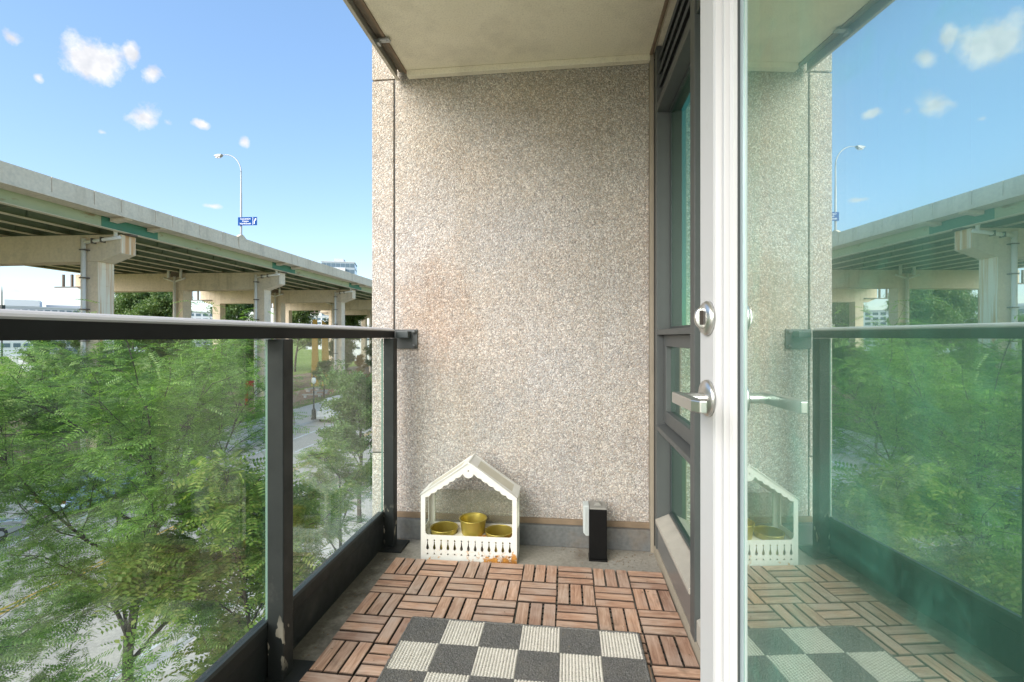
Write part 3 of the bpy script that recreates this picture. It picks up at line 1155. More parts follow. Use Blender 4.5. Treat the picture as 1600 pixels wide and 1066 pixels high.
of = thing('ochre_frame', 'pair of ochre painted panels standing under the viaduct', 'panel', V(-41.0, 78.5, ZG - EYE), R(10))
MB().prism([(0, 0), (1.35, 0), (1.0, 11.5), (.25, 11.5)], -.1, .1).build('panel', 'ochre_paint', of)
MB().prism([(1.7, 0), (3.1, 0), (2.6, 10.6), (1.7, 11.4)], .25, .45).build('panel', 'ochre_paint', of)
for i, (x, y, l) in enumerate(((-35.6, 62.5, 2.6), (-36.6, 66.5, 2.2), (-39.8, 70, 3.0))):
    bn = thing('concrete_bench', ['low concrete bench nearest the mulch bed under the viaduct', 'middle of three low concrete benches by the mulch bed', 'farthest low concrete bench beyond the mulch bed'][i], 'bench', (x, y, ZG), R(20 + 30 * i), 'benches at the mulch bed')
    B('seat', 'bench_wood', bn, -l / 2, l / 2, -.3, .3, .36, .52, bevel=.02)
    for s in (-1, 1):
        B('leg', 'kerb', bn, s * l * .36 - .15, s * l * .36 + .15, -.25, .25, 0, .36)


def vehicle(name, label, loc, rotz, L_, W_, prof, paint, win, glass_side, wheels, cat):
    """body from a side profile; tumblehome and rounded plan by scaling the profile at several widths"""
    v = thing(name, label, cat, loc, rotz)
    ys = [(-1, .0), (-.985, .55), (-.9, .9), (0, 1), (.9, .9), (.985, .55), (1, .0)]
    secs = []
    zmid = .62
    for s in (-1.0, -.93, -.5, .5, .93, 1.0):
        inset = {1.0: .06, .93: .015, .5: 0}[abs(s)]
        ring = []
        for (x, z) in prof:
            zz = z if z <= zmid else z
            half = W_ / 2 * (1 - max(0, z - .95) * .22)
            xx = x * (1 - inset * .5)
            zz = zz - (inset * .5 if z > .5 else -inset * .4)
            ring.append((xx, s * half, zz))
        secs.append(ring)
    m = MB()
    n = len(prof)
    vs = [p for r_ in secs for p in r_]
    fs = []
    for i in range(len(secs) - 1):
        for k in range(n):
            k2 = (k + 1) % n
            fs.append((i * n + k, i * n + k2, (i + 1) * n + k2, (i + 1) * n + k))
    fs += [list(range(n)), list(range((len(secs) - 1) * n, len(secs) * n))[::-1]]
    m.add(vs, fs)
    body = m.build('body', paint, v, bevel=.05)
    for s in (-1, 1):
        for poly in glass_side:
            pts = [(x, s * (W_ / 2 * (1 - max(0, z - .95) * .22) + .006), z) for x, z in poly]
            pin = [(x, p[1] - s * .03, z) for (x, z), p in zip(poly, pts)]
            k = len(poly)
            mm = MB().add(pts + pin, [list(range(k)), list(range(k, 2 * k))] + [(i, (i + 1) % k, k + (i + 1) % k, k + i) for i in range(k)])
            mm.build('side_window', 'car_glass', v)
    for (x0, z0, x1, z1, nm) in win:
        w0 = W_ / 2 * (1 - max(0, z0 - .95) * .22) * .88
        w1 = W_ / 2 * (1 - max(0, z1 - .95) * .22) * .84
        dx, dz = z1 - z0, -(x1 - x0)
        ln = math.hypot(dx, dz)
        dx, dz = dx / ln * .012, dz / ln * .012
        if dz < 0 and abs(dz) > abs(dx):
            dx, dz = -dx, -dz
        sgn = 1 if (x0 > 0) == (dx > 0) else -1
        dx, dz = dx * sgn, dz * sgn
        a = [(x0 + dx, -w0, z0 + dz), (x0 + dx, w0, z0 + dz), (x1 + dx, w1, z1 + dz), (x1 + dx, -w1, z1 + dz)]
        c = [(x0 - dx, -w0, z0 - dz), (x0 - dx, w0, z0 - dz), (x1 - dx, w1, z1 - dz), (x1 - dx, -w1, z1 - dz)]
        MB().add(a + c, [(0, 1, 2, 3), (7, 6, 5, 4), (0, 4, 5, 1), (1, 5, 6, 2), (2, 6, 7, 3), (3, 7, 4, 0)]).build(nm, 'car_glass', v)
    for x in wheels:
        for s in (-1, 1):
            wh = MB().lathe([(.19, -.1), (.31, -.11), (.335, -.07), (.335, .07), (.31, .11), (.19, .1)], (x, s * (W_ / 2 - .1), .335), 20, 'Y').build('wheel', 'tyre', v, smooth=True)
            MB().lathe([(.0, -.085), (.06, -.09), (.2, -.07), (.2, .07), (.06, .09), (0, .085)], (x, s * (W_ / 2 - .1), .335), 14, 'Y').build('rim', 'rim', wh)
    for s in (-1, 1):
        B('headlight', 'light_clear', v, L_ / 2 - .12, L_ / 2 - .01, s * W_ * .36 - .17, s * W_ * .36 + .17, .62, .74, bevel=.02)
        B('tail_light', 'light_red', v, -L_ / 2 + .005, -L_ / 2 + .1, s * W_ * .38 - .13, s * W_ * .38 + .13, .72, .88, bevel=.02)
    return v


car_prof = [(-2.2, .35), (-2.25, .6), (-2.18, .93), (-1.75, 1.0), (-1.15, 1.38), (-.35, 1.46), (.35, 1.42), (1.05, 1.02), (1.85, .86), (2.2, .70), (2.25, .45), (2.18, .28), (1.8, .24), (-1.8, .24)]
side = [[(-1.55, 1.0), (-1.05, 1.33), (-.42, 1.40), (-.42, .98)], [(-.34, .98), (-.34, 1.40), (.30, 1.37), (.92, 1.0)]]
vehicle('parked_car', 'pale blue car parked at the far kerb behind the foliage', (-24.05, 21.6, ZG + .01), R(90), 4.5, 1.8, car_prof, 'car_blue',
        [(1.03, 1.04, .40, 1.40, 'windscreen'), (-1.70, 1.02, -1.2, 1.355, 'rear_window')], side, (-1.35, 1.35), 'car')
vehicle('parked_car', 'silvery car parked behind the pale blue one, mostly hidden by leaves', (-24.05, 15.4, ZG + .01), R(90), 4.5, 1.8, car_prof, 'rim',
        [(1.03, 1.04, .40, 1.40, 'windscreen'), (-1.70, 1.02, -1.2, 1.355, 'rear_window')], side, (-1.35, 1.35), 'car')
van_prof = [(-2.5, .4), (-2.55, .9), (-2.45, 2.15), (-2.2, 2.28), (1.2, 2.28), (1.55, 2.1), (2.1, 1.35), (2.5, 1.15), (2.6, .6), (2.5, .35), (-2.3, .33)]
vehicle('delivery_van', 'white van parked beyond the leafy dark tree near the post lamp', (-23.75, 46.6, ZG + .01), R(-90), 5.2, 1.95, van_prof, 'car_white',
        [(2.02, 1.42, 1.62, 1.98, 'windscreen')], [[(.75, 1.35), (.75, 1.95), (1.42, 1.95), (1.85, 1.38)]], (-1.65, 1.7), 'van')
# ------------------------------------------------------------------ apartment building shell (balcony floor, room, storeys above and below)
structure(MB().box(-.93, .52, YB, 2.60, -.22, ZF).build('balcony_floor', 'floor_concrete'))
bl = thing('apartment_building', 'aggregate clad apartment building carrying the balcony', 'building', (6, -4, ZG))
off = (6, -4, ZG)
B('lower_wall', 'aggregate_smooth', bl, .53, 13, -16, 2.60, ZG, -.225, off)
B('upper_wall', 'aggregate_smooth', bl, .53, 13, -16, 2.60, 2.60, 9.0, off)
B('rear_wall', 'aggregate_smooth', bl, 4.6, 13, -16, 2.60, -.22, 2.595, off)
B('side_wall', 'aggregate_smooth', bl, .53, 4.59, -16, -1.7, -.22, 2.595, off)
B('facade_pier', 'aggregate', bl, XF, .66, -3.0, -.03, ZF + .001, 2.55, off)
rm = structure(MB().box(.53, 4.59, -1.69, 2.60, -.10, -.02).build('room_floor', 'room_floor'))
structure(MB().box(.67, 4.55, 2.42, 2.50, -.019, 2.50).box(4.50, 4.58, -1.6, 2.41, -.019, 2.50).box(.67, 4.55, -1.68, -1.61, -.019, 2.50).build('room_wall', 'room_wall'))
structure(MB().box(.53, 4.59, -1.69, 2.60, 2.505, 2.56).build('room_ceiling', 'room_wall'))
cu = thing('curtain', 'pale pleated curtain hanging inside behind the door glass', 'curtain', (.86, .3, 0))
for i, (ya, yb) in enumerate(((-.45, .10), (.30, .62), (.80, 1.5))):
    pts = []
    n = int((yb - ya) / .012)
    for k in range(n + 1):
        y = ya + (yb - ya) * k / n
        pts.append((.86 + .035 * math.sin(y * 62 + i) + .015 * math.sin(y * 23), y))
    vs = [(x - .86, y - .3, .02) for x, y in pts] + [(x - .86, y - .3, 2.42) for x, y in pts]
    N_ = len(pts)
    me = bpy.data.meshes.new('curtain_panel')
    me.from_pydata(vs, [], [(k, k + 1, N_ + k + 1, N_ + k) for k in range(N_ - 1)])
    o = link('curtain_panel', me, cu, 'curtain', smooth=True)
    sm = o.modifiers.new('thick', 'SOLIDIFY')
    sm.thickness = .004
MB((.86, .3, 0)).tube([(.86, -.6, 2.44), (.86, 1.7, 2.44)], .012, 8).build('rod', 'nickel', cu)

# ------------------------------------------------------------------ aggregate wall at the end of the balcony
wall = thing('aggregate_wall', 'exposed pebble aggregate concrete wall closing the end of the balcony', 'wall', (0, 2.45, 0))
wo = (0, 2.45, 0)
B('wall_panel', 'aggregate', wall, -.889, .392, YW, 2.60, .113, 2.55, wo, .003)
B('edge_panel', 'aggregate', wall, -1.016, -.899, YW + .001, 2.60, .418, 2.350, wo, .004)
B('edge_panel', 'aggregate_smooth', wall, -1.016, -.899, YW + .004, 2.60, -2.2, .410, wo, .004)
B('upper_panel', 'aggregate', wall, -1.016, -.885, YW + .001, 2.60, 2.357, 5.2, wo, .004)
B('lower_panel', 'aggregate_smooth', wall, -1.016, .52, YW + .05, 2.60, ZG, -2.21, wo)
B('backing', 'curb_grey', wall, -1.008, .50, YW + .012, 2.59, -2.2, 5.1, wo)
B('base_seal', 'brown_seal', wall, -.905, .395, YW - .012, YW + .006, .088, .116, wo, .003)
B('base_curb', 'curb_grey', wall, -.905, .395, 2.328, YW + .004, ZF, .088, wo, .004)
B('corner_trim', 'caulk', wall, .393, .4085, 2.318, 2.372, ZF, ZS - .002, wo, .002)

# ------------------------------------------------------------------ balcony above
sf = thing('balcony_above', 'beige stuccoed underside of the balcony above with metal edge', 'balcony', (-.2, .6, ZS))
so = (-.2, .6, ZS)
B('slab', 'stucco', sf, -.822, .53, YB, 2.60, ZS, ZS + .20, so)
B('wall_trim', 'stucco', sf, -.815, .392, 2.322, 2.358, ZS - .030, ZS - .0005, so, .003)
B('edge_channel', 'channel', sf, -.862, -.8225, YB, 2.345, ZS + .004, ZS + .19, so)
MB(so).prism([(-.876, ZS - .038), (-.861, ZS - .038), (-.861, ZS - .034), (-.872, ZS - .034), (-.872, ZS + .20), (-.876, ZS + .20)], YB, 2.345).build('edge_angle', 'soffit_metal', sf)
MB(so).box(-.832, -.818, YB, 2.345, ZS - .006, ZS - .0008).build('drip_bead', 'brown_seal', sf)
cp = MB(so).box(-.872, -.846, 2.045, 2.075, ZS - .030, ZS - .012).box(-.850, -.800, 2.047, 2.073, ZS - .017, ZS - .007)
cp.tube([(-.815, 2.06, ZS - .02), (-.815, 2.06, ZS - .001)], .007, 8)
cp.build('hanger_clip', 'galvanised', sf, bevel=.002)
B('window_trim', 'brown_seal', sf, .388, .402, YB, 2.32, ZS - .012, ZS - .001, so, .002)

# ------------------------------------------------------------------ railing
ro = (-.88, .6, ZF)
rl = thing('balcony_railing', 'dark metal balcony railing with glass panels and rounded top rail', 'railing', ro)
prof = [(-.868, 1.012), (-.868, 1.046)] + [(-.905 + .037 * math.cos(a), 1.046 + .017 * math.sin(a)) for a in np.linspace(.25, math.pi - .25, 9)] + [(-.942, 1.046), (-.942, 1.012)]
MB(ro).prism(prof, YB, 2.300).build('top_rail', 'rail_cap', rl, bevel=.0025)
posts = [(-1.08, -1.03), (.30, .352), (1.316, 1.368), (2.212, 2.262)]
for i, (ya, yb) in enumerate(posts):
    pm = MB(ro).box(-.893, -.841, ya, yb, ZF, 1.011)
    p = pm.build('post', 'post_metal', rl, bevel=.003)
    B('base_plate', 'rail_metal', p, -.925, -.79, ya - .04, yb + .04, ZF, ZF + .010, ro, .003)
for ya, yb in ((-1.03, .30), (.352, 1.316), (1.368, 2.212)):
    pane = MB(ro).box(-.912, -.902, ya - .02, yb + .02, .155, 1.010).mesh('glass_panel')
    pane.materials.append(M['rail_glass'])
    pane.materials.append(M['glass_edge'])
    for p in pane.polygons:
        if abs(p.normal.x) < .5:
            p.material_index = 1
    g = link('glass_panel', pane, rl)
    B('gasket', 'gasket', g, -.9015, -.8938, ya - .025, yb + .025, .150, .166, ro)
    B('bottom_rail', 'rail_metal', rl, -.930, -.8935, ya - .0255, yb + .0255, .112, .156, ro, .003)
    B('kick_plate', 'rail_metal', rl, -.915, -.899, ya - .0255, yb + .0255, ZF + .002, .1125, ro)
br = MB(ro).box(-.900, -.768, YW - .010, YW - .001, .957, 1.056).build('wall_bracket', 'frame_grey', rl, bevel=.002)
B('bracket_arm', 'frame_dark', br, -.865, -.800, 2.30, YW - .010, 1.012, 1.046, ro, .003)
for z in (.972, 1.043):
    MB(ro).lathe([(0, -.014), (.009, -.014), (.011, -.008), (.011, 0)], (-.783, YW - .010, z), 12, 'Y').build('bolt', 'frame_grey', br, smooth=True)
MB(ro).tube([(-.832, 2.315, 1.018), (-.832, 2.315, 1.040)], .008, 10).build('bolt', 'nickel', br)

# ------------------------------------------------------------------ window wall
wn_o = (.45, 1.9, ZF)
wn = thing('window_unit', 'grey aluminium window unit with green glass and louvre above', 'window', wn_o)
ZT = ZS - .004
B('jamb', 'frame_grey', wn, XF, .52, 2.262, 2.317, ZF + .04, ZT, wn_o, .002)
B('jamb', 'frame_grey', wn, XF - .002, .52, 1.592, 1.648, ZF + .04, ZT, wn_o, .002)
B('jamb', 'frame_dark', wn, .470, .52, 2.245, 2.2615, .20, 2.06, wn_o)
B('header', 'frame_grey', wn, XF + .001, .52, 1.649, 2.261, 2.064, 2.100, wn_o, .002)
for i in range(4):
    z = 2.118 + i * .062
    MB(wn_o).prism([(XF + .004, z), (XF + .012, z - .004), (.47, z + .042), (.46, z + .048)], 1.649, 2.261).build('louvre_slat', 'frame_grey', wn)
B('louvre_backing', 'frame_dark', wn, .485, .515, 1.649, 2.261, 2.101, ZT, wn_o)
B('transom', 'frame_grey', wn, XF + .001, .52, 1.649, 2.261, 1.027, 1.051, wn_o, .002)
MB(wn_o).prism([(XF + .001, .584), (XF + .001, .605), (.47, .622), (.52, .622), (.52, .584)], 1.649, 2.261).build('transom', 'frame_grey', wn, bevel=.0015)
sash = MB(wn_o).box(.440, .49, 2.205, 2.260, .624, 1.026).box(.440, .49, 1.650, 1.700, .624, 1.026).box(.4402, .4898, 1.7002, 2.2048, .975, 1.0262).box(.4402, .4898, 1.7002, 2.2048, .6238, .680).build('opening_sash', 'frame_grey', wn, bevel=.0025)


def pane(parent, x0, x1, y0, y1, z0, z1, o, front='window_glass'):
    me = MB(o).box(x0, x1, y0, y1, z0, z1).mesh('pane')
    me.materials.append(M[front])
    me.materials.append(M['green_glass'])
    for p in me.polygons:
        if p.normal.x > -.5:
            p.material_index = 1
    return link('pane', me, parent)


pane(wn, .476, .486, 1.649, 2.244, 1.052, 2.063, wn_o)
pane(sash, .462, .472, 1.701, 2.204, .681, .974, wn_o)
pane(wn, .476, .486, 1.649, 2.244, .200, .583, wn_o)
for z0, z1 in ((1.052, 1.064), (2.052, 2.0635), (.200, .212), (.573, .5835)):
    B('glazing_bead', 'frame_dark', wn, .464, .4755, 1.649, 2.244, z0, z1, wn_o)
MB(wn_o).prism([(XF - .006, .150), (XF - .006, .170), (.462, .196), (.52, .196), (.52, .150)], 1.649, 2.261).build('sill', 'sill_dust', wn, bevel=.002)
B('kick_panel', 'kick_metal', wn, XF + .004, .50, 1.649, 2.261, .032, .1495, wn_o, .002)
MB(wn_o).prism([(XF - .004, ZF), (XF - .004, .012), (XF + .002, .030), (.50, .030), (.50, ZF)], 1.10, 2.317).build('base_caulk', 'caulk', wn, bevel=.002)
# sidelight between the window and the door
sd = thing('door_sidelight', 'narrow dark framed glass sidelight between window and open door', 'window', (.45, 1.3, ZF))
sdo = (.45, 1.3, ZF)
B('frame', 'frame_dark', sd, XF + .004, .52, 1.02, 1.085, ZF + .04, ZT, sdo, .002)
B('frame', 'frame_dark', sd, XF + .004, .52, 1.0852, 1.5915, 2.064, ZT, sdo, .002)
MB(sdo).prism([(XF + .004, .032), (XF + .004, .100), (.462, .125), (.52, .125), (.52, .032)], 1.0852, 1.5915).build('sill', 'sill_dust', sd, bevel=.002)
pane(sd, .476, .486, 1.0852, 1.5915, .126, 2.063, sdo)
dfm = thing('door_frame', 'dark grey metal frame of the balcony door opening', 'door frame', (.45, .5, ZF))
dfo = (.45, .5, ZF)
B('jamb', 'frame_dark', dfm, XF + .004, .52, .955, 1.0195, ZF + .02, ZT, dfo, .002)
B('jamb', 'frame_dark', dfm, XF + .004, .52, -.029, .010, ZF + .02, ZT, dfo, .002)
B('header', 'frame_dark', dfm, XF + .004, .52, .0105, .9545, 2.20, ZT, dfo, .002)
B('threshold', 'kick_metal', dfm, XF - .002, .60, -.029, 1.0195, ZF, ZF + .019, dfo, .002)

# ------------------------------------------------------------------ open door (ajar, hinge beside the camera)
DA = R(4.8)
DD = .360
door = thing('balcony_door', 'white framed glass balcony door standing ajar with lever handle', 'door', (DD * math.cos(DA), DD * math.sin(DA), 0), R(90) + DA)
DZ0, DZ1 = .012, 2.185
fy0, fy1 = -.022, .027


def stile(x0, x1, name, flip=False):
    # cross-section in local XY: flat outer face, then stepped glazing bead towards the glass
    if not flip:
        poly = [(x1, fy0), (x1, fy1), (x0 + .046, fy1), (x0 + .044, fy1 - .0015), (x0 + .042, fy1), (x0 + .039, fy1 - .001), (x0 + .036, fy1 - .011), (x0 + .030, fy1 - .012), (x0 + .022, fy1 - .006), (x0 + .017, fy1 - .007),
                (x0 + .015, fy1 - .016), (x0 + .011, fy1 - .015), (x0 + .006, fy1 - .012), (x0 + .001, fy1 - .016), (x0, fy1 - .024), (x0, fy0)]
    else:
        poly = [(x0, fy0), (x0, fy1), (x1 - .036, fy1), (x1 - .034, fy1 - .008), (x1 - .012, fy1 - .012), (x1, fy1 - .022), (x1, fy0)]
    return MB().prism(poly, DZ0, DZ1, 'XY').build(name, 'door_white', door)


GX0, GX1 = .055, .815
st1 = stile(GX1, .925, 'lock_stile')
stile(-.045, GX0, 'hinge_stile', True)
B('bottom_rail', 'door_white', door, GX0 + .0005, GX1 - .0005, fy0 + .001, fy1 - .004, DZ0, .16, bevel=.002)
B('top_rail', 'door_white', door, GX0 + .0005, GX1 - .0005, fy0 + .001, fy1 - .004, 2.06, DZ1, bevel=.002)
gm = MB().box(GX0, GX1, -.010, 0, .16, 2.06).mesh('glass')
gm.materials.append(M['coated_glass'])
gm.materials.append(M['green_glass'])
for p in gm.polygons:
    if p.normal.y < .5:
        p.material_index = 1
dg = link('glass', gm, door)
B('gasket', 'gasket', dg, GX1 - .003, GX1 - .0002, .0003, .0045, .165, 2.055)
B('spacer', 'spacer', dg, GX1 - .014, GX1 - .0035, .0003, .0016, .165, 2.055)
# lever handle
hz, hx = .905, .884
lv = MB().lathe([(0, 0), (.034, 0), (.034, .004), (.031, .008), (.014, .010), (0, .010)], (hx, fy1, hz), 32, 'Y').build('handle_rose', 'nickel', door, smooth=True)
lg = MB()
lg.tube([(hx, fy1 + .006, hz), (hx, fy1 + .052, hz)], .0095, 14)
lg.prism([(hx + .011, fy1 + .044), (hx + .011, fy1 + .064), (hx - .10, fy1 + .066), (hx - .118, fy1 + .058), (hx - .118, fy1 + .046), (hx - .02, fy1 + .046)], hz - .010, hz + .010, 'XY')
lg.build('lever', 'nickel', lv, bevel=.002)
MB().lathe([(0, .0), (.003, 0), (.003, .012), (0, .012)], (hx - .008, fy1, hz - .022), 8, 'Y').build('keyhole', 'dark_slot', lv)
bz = 1.052
db = MB().lathe([(0, 0), (.032, 0), (.032, .005), (.028, .010), (.012, .011), (0, .011)], (hx, fy1, bz), 32, 'Y').build('deadbolt_rose', 'nickel', door, smooth=True)
tb = MB().prism([(fy1 + .008, bz - .019)] + [(fy1 + .012 + .014 * math.cos(a), bz + .001 + .020 * math.sin(a)) for a in np.linspace(-math.pi / 2, math.pi / 2, 11)] + [(fy1 + .008, bz + .021)], hx - .0055, hx + .0055, 'YZ')
tb.build('thumb_turn', 'nickel', db, bevel=.003)
MB().box(hx - .0068, hx - .0057, fy1 + .0115, fy1 + .018, bz - .012, bz + .014).build('slot', 'dark_slot', db)

# ------------------------------------------------------------------ deck tiles: 30 cm squares of twelve slats on a black base
sl_me = MB().box(-.0722, .0722, -.0213, .0213, -.016, 0)
sl_me = sl_me.mesh('slat')
bm = bmesh.new()
bm.from_mesh(sl_me)
bmesh.ops.bevel(bm, geom=[e for e in bm.edges if all(v.co.z > -.001 for v in e.verts)], offset=.0013, segments=2, affect='EDGES')
bm.to_mesh(sl_me)
bm.free()
sl_me.materials.append(M['deck_wood'])
sl_me.materials.append(M['slat_side'])
for p in sl_me.polygons:
    if p.normal.z < .3:
        p.material_index = 1        # sides of the slats in near-black brown, so the gaps read dark
base_me = MB()
for i in range(9):
    y = -.140 + i * .035
    base_me.box(-.146, .146, y - .005, y + .005, ZF + .0005, -.0165)
base_me = base_me.mesh('base')
base_me.materials.append(M['tile_base'])
TX0, TY0 = -.793, 2.109
for rj in range(6):
    for ci in range(4):
        cx, cy = TX0 + .3 * ci + .15, TY0 - .3 * rj - .15
        ang = rng.normal(0, .004)
        if ci == 0 and rj in (1, 2):
            ang += -.012
        dt = thing('deck_tile', 'brown parquet deck tile in %s row from the wall, %s from the railing' % (ordinal(rj), ordinal(ci)), 'deck tile', (cx + rng.normal(0, .0012), cy + rng.normal(0, .0012), rng.uniform(-.0012, .0008)), ang, 'wooden deck tiles on the balcony floor')
        link('base', base_me, dt)
        for qx in (0, 1):
            for qy in (0, 1):
                ox, oy = -.075 + .15 * qx, .075 - .15 * qy
                vert = ((2 * ci + qx) + (2 * rj + qy)) % 2 == 0
                for k in (-1, 0, 1):
                    jit = rng.normal(0, .0006, 2)
                    loc = (ox + (.0495 * k if vert else 0) + jit[0], oy + (0 if vert else .0495 * k) + jit[1], rng.uniform(-.0012, .0004))
                    link('slat', sl_me, dt, loc=loc, rot=(rng.normal(0, .006), rng.normal(0, .004), (R(90) if vert else 0) + rng.normal(0, .004)))

# ------------------------------------------------------------------ chequered mat
CS = .1315
RX0, RY1, NR = -.552, 1.643, 8
mt = thing('checkered_mat', 'grey and cream chequered woven mat lying on the deck tiles', 'mat', (RX0 + 3 * CS, RY1 - NR * CS / 2, .001))


def check_mesh(ribbed, seed):
    n = 80
    r = np.random.default_rng(seed)
    xs = np.linspace(-CS / 2, CS / 2, n)
    X, Y = np.meshgrid(xs, xs)
    if ribbed:
        Z = .0074 + .0046 * np.abs(np.sin(math.pi * (X / CS + .5) * 13)) * (.75 + .25 * np.sin((Y / CS) * 2 * math.pi * 15 + 3.1 * np.floor((X / CS + .5) * 13)))
        Z += r.normal(0, .0004, Z.shape)
    else:
        Z = .0100 + r.normal(0, .0011, Z_shape(n))
    v = np.stack([X, Y, Z], -1).reshape(-1, 3)
    q = [(j * n + i, j * n + i + 1, (j + 1) * n + i + 1, (j + 1) * n + i) for j in range(n - 1) for i in range(n - 1)]
    return fast_mesh('woven_check', v, q)


def Z_shape(n):
    return (n, n)


ck = {True: check_mesh(True, 3), False: check_mesh(False, 4)}
ck[True].materials.append(M['rug_light'])
ck[False].materials.append(M['rug_dark'])
for j in range(NR):
    for i in range(6):
        light = (i + j) % 2 == 1
        o = link('woven_check', ck[light], mt, loc=((i - 2.5) * CS, (NR / 2 - .5 - j) * CS, 0))
B('backing', 'mat_rim', mt, -3 * CS - .006, 3 * CS + .006, -NR / 2 * CS - .006, NR / 2 * CS + .006, 0, .0080, bevel=.002)
fr_ = MB()
for (x0, y0, x1, y1) in ((-3 * CS, NR / 2 * CS, 3 * CS, NR / 2 * CS), (-3 * CS, -NR / 2 * CS, 3 * CS, -NR / 2 * CS), (-3 * CS, -NR / 2 * CS, -3 * CS, NR / 2 * CS), (3 * CS, -NR / 2 * CS, 3 * CS, NR / 2 * CS)):
    n = int(math.hypot(x1 - x0, y1 - y0) / .006)
    fr_.tube([(x0 + (x1 - x0) * k / n + rng.normal(0, .0008), y0 + (y1 - y0) * k / n + rng.normal(0, .0008), .0072) for k in range(n + 1)], .0055, 6)
fr_.build('binding', 'rug_dark', mt, smooth=True)

# ------------------------------------------------------------------ house shaped planter
PW, PE, PA, PD = .446, .290, .436, .150
pl = thing('house_planter', 'white metal house shaped planter with scalloped gable and rusty corner', 'planter', (-.676, 2.122, ZF + .001), R(1.2))
pl.scale = (1, 1, 1.035)
pc = PW / 2


def arc_pts(cx, cz, r, a0, a1, n=6):
    return [(cx + r * math.cos(a0 + (a1 - a0) * k / n), cz + r * math.sin(a0 + (a1 - a0) * k / n)) for k in range(n + 1)]


outer = [(0, 0), (PW, 0), (PW, PE - .015), (PW - .004, PE), (PW - .014, PE + .011), (pc + .022, PA - .007), (pc + .010, PA), (pc - .010, PA), (pc - .022, PA - .007), (.014, PE + .011), (.004, PE), (0, PE - .015)]
op = arc_pts(.036, .128, .015, math.pi, 1.5 * math.pi, 4) + arc_pts(PW - .036, .128, .015, 1.5 * math.pi, 2 * math.pi, 4)
rt = [(PW - .021, .272)]
sl_ = (PA - PE) / pc
nsc = 6
x_a, x_b = PW - .021, pc + .030
z_a = .280
slope = (.3870 - z_a) / (x_a - x_b)
rpts = []
for k in range(nsc):
    for j in range(5):
        f = (k + j / 5) / nsc
        x = x_a + (x_b - x_a) * f
        dz = .0045 * math.sin(math.pi * j / 5)
        rpts.append((x - .004 * math.sin(math.pi * j / 5), z_a + slope * (x_a - x) - dz))
tabp = arc_pts(pc, .3955, .026, -.28, -math.pi + .28, 10)
lpts = [(PW - x, z) for x, z in rpts][::-1]
op += rpts + tabp + lpts
holes = [op]
for k in range(13):
    x = .032 + k * (PW - .064) / 12
    holes.append([(x, .094), (x + .0045, .0885), (x, .083), (x - .0045, .0885)])
    holes.append([(x - .0026, .0815), (x + .0026, .0815), (x + .002, .074), (x + .0042, .066), (x + .0066, .056), (x + .0055, .0495), (x, .046), (x - .0055, .0495), (x - .0066, .056), (x - .0042, .066), (x - .002, .074)])
    holes.append([(x, .034), (x + .0062, .0255), (x - .0062, .0255)])
holes.append([(pc + .004 * math.cos(a), .402 + .004 * math.sin(a)) for a in np.linspace(0, 2 * math.pi, 9)[:-1]])
link('front_panel', panel_mesh('front_panel', outer, holes, .0022), pl, 'white_metal', loc=(0, 0, 0), bevel=.0006)
bop = [(.03, .110), (PW - .03, .110), (PW - .03, .268), (pc, .392), (.03, .268)]
link('back_panel', panel_mesh('back_panel', outer, [bop], .0022), pl, 'white_metal', loc=(0, PD, 0))
B('back_pane', 'clear_glass', pl, .026, PW - .026, PD - .004, PD - .002, .106, .272)
for x, nm in ((.001, 'side_panel'), (PW - .001, 'side_panel')):
    me = panel_mesh(nm, [(0, 0), (PD, 0), (PD, PE), (0, PE)], [[(.022, .128), (PD - .022, .128), (PD - .022, .262), (.022, .262)]], .002)
    me.transform(Matrix.Rotation(R(90), 4, 'Z'))
    s_ = link(nm, me, pl, 'white_metal', loc=(x, 0, 0))
    B('side_pane', 'clear_glass', s_, -.0006, .0006, .020, PD - .020, .126, .264)
lr = math.hypot(pc, PA - PE)
for s in (-1, 1):
    me = panel_mesh('roof_panel', [(0, 0), (lr + .004, 0), (lr + .004, PD + .012), (0, PD + .012)], [[(.034, .028), (lr - .040, .028), (lr - .040, PD - .018), (.034, PD - .018)]], .003)
    me.transform(Matrix.Rotation(R(-90), 4, 'X'))        # lie flat: x along slope, y depth
    ang = math.atan2(PA - PE, pc)
    if s > 0:
        mtx = Matrix.Translation((PW + .004, -.005, PE + .000)) @ Matrix.Rotation(ang, 4, 'Y') @ Matrix.Scale(-1, 4, (1, 0, 0))
    else:
        mtx = Matrix.Translation((-.004, -.005, PE + .000)) @ Matrix.Rotation(-ang, 4, 'Y')
    zs = [v.co.y for v in me.vertices]
    if min(zs) < -.05:
        me.transform(Matrix.Scale(-1, 4, (0, 1, 0)))
    me.transform(mtx)
    r_ = link('roof_panel', me, pl, 'white_metal')
    pm = MB().box(.028, lr - .026, .016, PD - .006, -.0006, .0006).mesh('roof_pane')
    pm.transform(mtx)
    link('roof_pane', pm, r_, 'frosted')
MB().tube([(pc, -.004, PA + .001), (pc, PD + .006, PA + .001)], .006, 8).build('ridge_bead', 'white_metal', pl)
tm = panel_mesh('tray', [(.003, .004), (PW - .003, .004), (PW - .003, PD - .004), (.003, PD - .004)], [[(cx_ + .0655 * math.cos(a), .072 + .0655 * math.sin(a)) for a in np.linspace(0, 2 * math.pi, 25)[:-1]] for cx_ in (.092, .356)], .002)
tm.transform(Matrix.Rotation(R(-90), 4, 'X'))
link('tray', tm, pl, 'white_metal', loc=(0, 0, .099))
B('bottom_plate', 'white_metal', pl, .002, PW - .002, .003, PD - .003, .020, .024)
MB().box(.002, PW - .002, PD - .006, PD - .003, .100, .116).build('rear_ledge', 'white_metal', pl)
